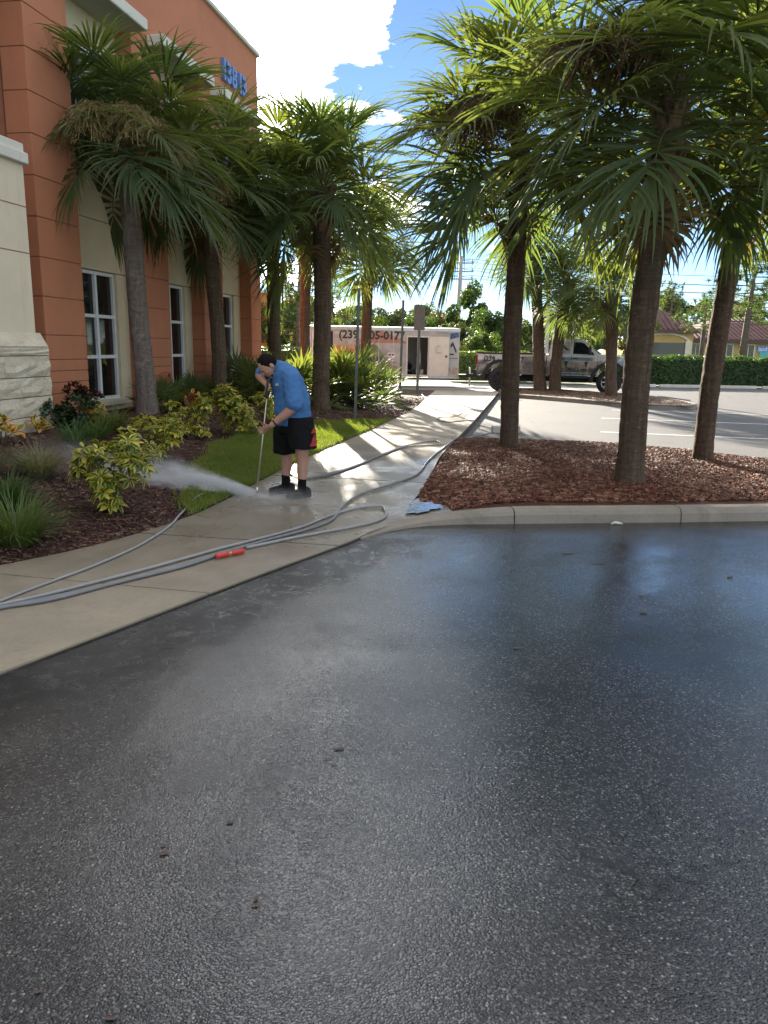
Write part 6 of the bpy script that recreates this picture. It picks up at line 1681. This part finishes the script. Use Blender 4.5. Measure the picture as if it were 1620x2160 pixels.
hose([(890, 832), (905, 845), (950, 858), (972, 868), (960, 878), (928, 880), (925, 885), (945, 890), (1000, 897), (1040, 903), (1045, 910), (1010, 918), (980, 926)], 'thin hose snaking down from the trailer past the ramp', .010)
# red coupling
c0 = gp(455, 1172, .05); c1 = gp(515, 1160, .05); c0.z = surf_z(c0.x, c0.y) + .020; c1.z = surf_z(c1.x, c1.y) + .020
cp = empty('hose_coupling', c0, 0, 'bright red sleeve coupling joining two hoses on the walk', 'coupling')
d = c1 - c0
m = MB(); m.tube([d * 0, d * .03, d * .42, d * .45], [.014, .019, .019, .015], 12); m.build('sleeve', M_COUP, cp)
m = MB(); m.tube([d * .55, d * .58, d * .97, d * 1.0], [.015, .019, .019, .014], 12); m.build('sleeve', M_COUP, cp)
m = MB(); m.tube([d * .44, d * .46, d * .54, d * .56], [.012, .016, .016, .012], 6, 0, True, False); m.build('fitting', M_BRASS, cp)

# ---- puddle on the mulch end
tw = NT('puddle_water'); v = tw.coord()
M_WATER = tw.done(tw.pbsdf((.035, .028, .022), .02, tw.bump(tw.noise(v, 14, 4), .25, .02), 0, .6))
pc = [gp(u, v_, .095) for u, v_ in ((845, 1072), (862, 1058), (885, 1046), (915, 1043), (930, 1052), (922, 1066), (933, 1078), (910, 1086), (880, 1088), (855, 1085))]
m = MB(); ctr = sum(pc, Vector()) / len(pc)
ring_ = []
for i in range(48):
    a = 2 * math.pi * i / 48; rr_ = 1 + .16 * math.sin(3 * a + 1) + .10 * math.sin(5 * a + .4) + .07 * math.sin(9 * a + 2) + .04 * math.sin(16 * a)
    ring_.append(Vector((.38 + .15 * rr_ * math.cos(a) + .08 * math.sin(a), 7.44 + .27 * rr_ * math.sin(a), 0)))
ctr = Vector((.37, 7.42, 0))
zp = .052
m.add([(p.x, p.y, zp) for p in ring_] + [(ctr.x, ctr.y, zp)], [(i, (i + 1) % len(ring_), len(ring_)) for i in range(len(ring_))])
tag(m.build('puddle', M_WATER), kind='structure')

# ---- water spray: a fan jet leaving the nozzle and the mist drifting off it
NOZ = MAN + wbot
def spray(name, start, end, r0, r1, density, label, decay=1.0, noise_scale=5.0, squash=.6, fall=1.0):
    """Closed cone of mist; density falls off from its axis and along its length, broken by noise."""
    axis = end - start; L = axis.length
    q = axis.to_track_quat('X', 'Z'); n = 20; m = MB(); rings = []
    for i in range(9):
        t = i / 8; r = (r0 + (r1 - r0) * t) * 1.6
        if i == 8: r *= .9
        rings.append([(t * L, math.cos(a) * r, math.sin(a) * r * squash) for a in np.linspace(0, 2 * math.pi, n, endpoint=False)])
    m.loft(rings)
    t = NT(name + '_mist'); v = t.coord(); x, y, z = t.sep(v)
    u = t.math('DIVIDE', x, L); rr = t.math('ADD', t.math('MULTIPLY', u, (r1 - r0)), r0)
    yy_ = t.math('DIVIDE', y, rr); zz_ = t.math('DIVIDE', z, t.math('MULTIPLY', rr, squash))
    rad = t.math('ADD', t.math('MULTIPLY', yy_, yy_), t.math('MULTIPLY', zz_, zz_))
    g_ = t.math('POWER', 2.718, t.math('MULTIPLY', rad, -1.6 * fall))
    sp = t.math('DIVIDE', r0, rr); sp = t.math('POWER', sp, decay)
    endf = t.math('MULTIPLY', t.range(u, .12, .95, 1, 0), t.range(u, 0.0, .04))
    nz_ = t.math('MULTIPLY', t.range(t.noise(t.coord(scale=(.6, 1.4, 1.4)), noise_scale, 6, .7), .40, .66, .05, 1.7), t.range(t.noise(t.coord(scale=(.22, 3.0, 3.0)), noise_scale * 1.6, 4, .7), .38, .62, .3, 1.5))
    dn = t.math('MULTIPLY', t.math('MULTIPLY', t.math('MULTIPLY', g_, sp), t.math('MULTIPLY', endf, nz_)), density)
    edge = t.range(rad, 1.6, 2.5, 1, 0)
    dn = t.math('MULTIPLY', dn, edge)
    pv = t.n('ShaderNodeVolumePrincipled'); pv.inputs['Color'].default_value = (.97, .975, .985, 1); t.l(dn, pv.inputs['Density']); pv.inputs['Anisotropy'].default_value = .1
    t.l(pv.outputs[0], t.out.inputs['Volume'])
    o = m.build(name, t.m, None, loc=start); o.rotation_euler = q.to_euler()
    return tag(o, label, 'water spray', kind='stuff')
jet_end = at(250, 985, 8.6)
spray('water_jet', NOZ + Vector((.0, -.01, .02)), jet_end, .036, .40, 230.0, 'white fan of water shooting left from the wand nozzle', 1.15, 7, .62)
spray('drifting_mist', at(420, 1035, 8.35), at(20, 955, 8.3), .14, .48, 7.0, 'thin mist drifting over the bed towards the grass clumps', .5, 2.6, .7)
spray('ground_mist', NOZ + Vector((-.15, -.14, .03)), NOZ + Vector((1.45, -1.05, .06)), .10, .26, 3.0, 'low splash mist hanging over the wet walk by the shoes', .5, 5, .62)
# droplets flying off the nozzle
P_, Fd = [], []
r_ = random.Random(77)
for k in range(900):
    t = r_.random() ** 1.6; c = NOZ.lerp(jet_end, t * .8) + Vector((r_.gauss(0, .02 + .07 * t), r_.gauss(0, .03 + .09 * t), r_.gauss(0, .015 + .06 * t)))
    if k > 640: c = NOZ + Vector((r_.gauss(.05, .28), r_.gauss(0, .22), abs(r_.gauss(0, .07))))
    s = r_.uniform(.0012, .0030); b0 = len(P_)
    P_ += [c + Vector((s, 0, 0)), c + Vector((-s, 0, 0)), c + Vector((0, s, 0)), c + Vector((0, -s, 0)), c + Vector((0, 0, s)), c + Vector((0, 0, -s))]
    Fd += [(b0, b0 + 2, b0 + 4), (b0 + 2, b0 + 1, b0 + 4), (b0 + 1, b0 + 3, b0 + 4), (b0 + 3, b0, b0 + 4), (b0 + 2, b0, b0 + 5), (b0 + 1, b0 + 2, b0 + 5), (b0 + 3, b0 + 1, b0 + 5), (b0, b0 + 3, b0 + 5)]
td = NT('water_drop'); M_DROP = td.done(td.pbsdf((.8, .82, .85), .05, None, 0, .8, Transmission_Weight=.6, IOR=1.33))
tag(link('water_drops', np_mesh('water_drops', np.array([tuple(p) for p in P_]), np.array(Fd)), None, M_DROP), 'fine water drops flying from the nozzle', 'water drops', kind='stuff')

# ---- litter on the asphalt: bark and twig bits
M_BIT = pmat('dark_bark_bit', (.085, .048, .034), .75, .4, 30); M_TWIG = pmat('twig', (.05, .04, .033), .7, .3, 20)
def bit(u, v_, L, W, ang, label, mat=M_BIT):
    p = gp(u, v_, .004); m = MB(); r = random.Random(int(u * 7 + v_)); W *= .75; L *= .85
    rg = []
    for i in range(6):
        t = i / 5; w = W * (.35 + .65 * math.sin(math.pi * (.12 + .76 * t))) * r.uniform(.8, 1.15); h = W * .26 * r.uniform(.7, 1.2)
        c = Vector(((t - .5) * L, r.uniform(-.1, .1) * W, 0)); rg.append([c + Vector((0, -w, .001)), c + Vector((0, -w * .5, h)), c + Vector((0, w * .4, h * .9)), c + Vector((0, w, .001))])
    m.loft(rg, 0, True, False); o = m.build('bark_piece', mat, None, loc=p, rot=(0, 0, ang)); tag(o, label, 'bark piece', 'bark litter on the asphalt')
bit(346, 1783, .030, .0055, .05, 'thin bark stick above the dark flake at lower left')
bit(346, 1800, .034, .011, .5, 'dark bark flake below the thin stick at lower left')
bit(485, 1734, .026, .010, .2, 'dark leaf crumb right of the bark flake', M_TWIG)
bit(483, 1772, .018, .004, .6, 'tiny twig below the dark leaf crumb', M_TWIG)
bit(540, 1896, .022, .008, .9, 'curled bark crumb near the bottom middle'); bit(538, 1908, .026, .007, .1, 'brown bark sliver touching the curled crumb')
bit(77, 2092, .022, .007, .2, 'brown chip near the lower left picture corner'); bit(232, 2148, .03, .008, .1, 'brown chip at the bottom picture edge')
bit(715, 1580, .050, .012, .2, 'grey leaf scrap on the shiny patch of asphalt', M_TWIG); bit(690, 1600, .045, .005, .2, 'twig lying left of the grey leaf scrap', M_TWIG); bit(703, 1612, .035, .005, .5, 'short twig under the grey leaf scrap', M_TWIG)
bit(1090, 1367, .07, .012, .1, 'dark stick in the middle of the asphalt', M_TWIG); bit(1198, 1167, .10, .02, .1, 'soaked leaf on the wet film left of the palm reflection', M_TWIG); bit(1262, 1188, .13, .012, .05, 'wet twig beside the soaked leaf', M_TWIG)
bit(1358, 1292, .06, .02, .1, 'leaf crumb right of the palm reflection', M_TWIG); bit(1540, 1217, .06, .02, .4, 'dark leaf on the asphalt at right', M_TWIG); bit(1353, 1256, .03, .015, .1, 'small speck of bark between the reflections', M_TWIG)
bit(355, 1366, .10, .006, .2, 'thin twig beside the walk edge', M_TWIG); bit(33, 1388, .16, .010, -.12, 'thin stick lying on the near sidewalk joint', M_TWIG)
p = gp(1300, 1106, .004); m = MB(); m.tube([(-.05, 0, .004), (-.01, .012, .014), (.03, -.008, .012), (.06, .006, .004)], [.008, .016, .012, .005], 6); tag(m.build('paper_scrap', pmat('pale_paper', (.6, .58, .52), .8), None, loc=p), 'crumpled pale paper scrap in front of the kerb', 'litter')
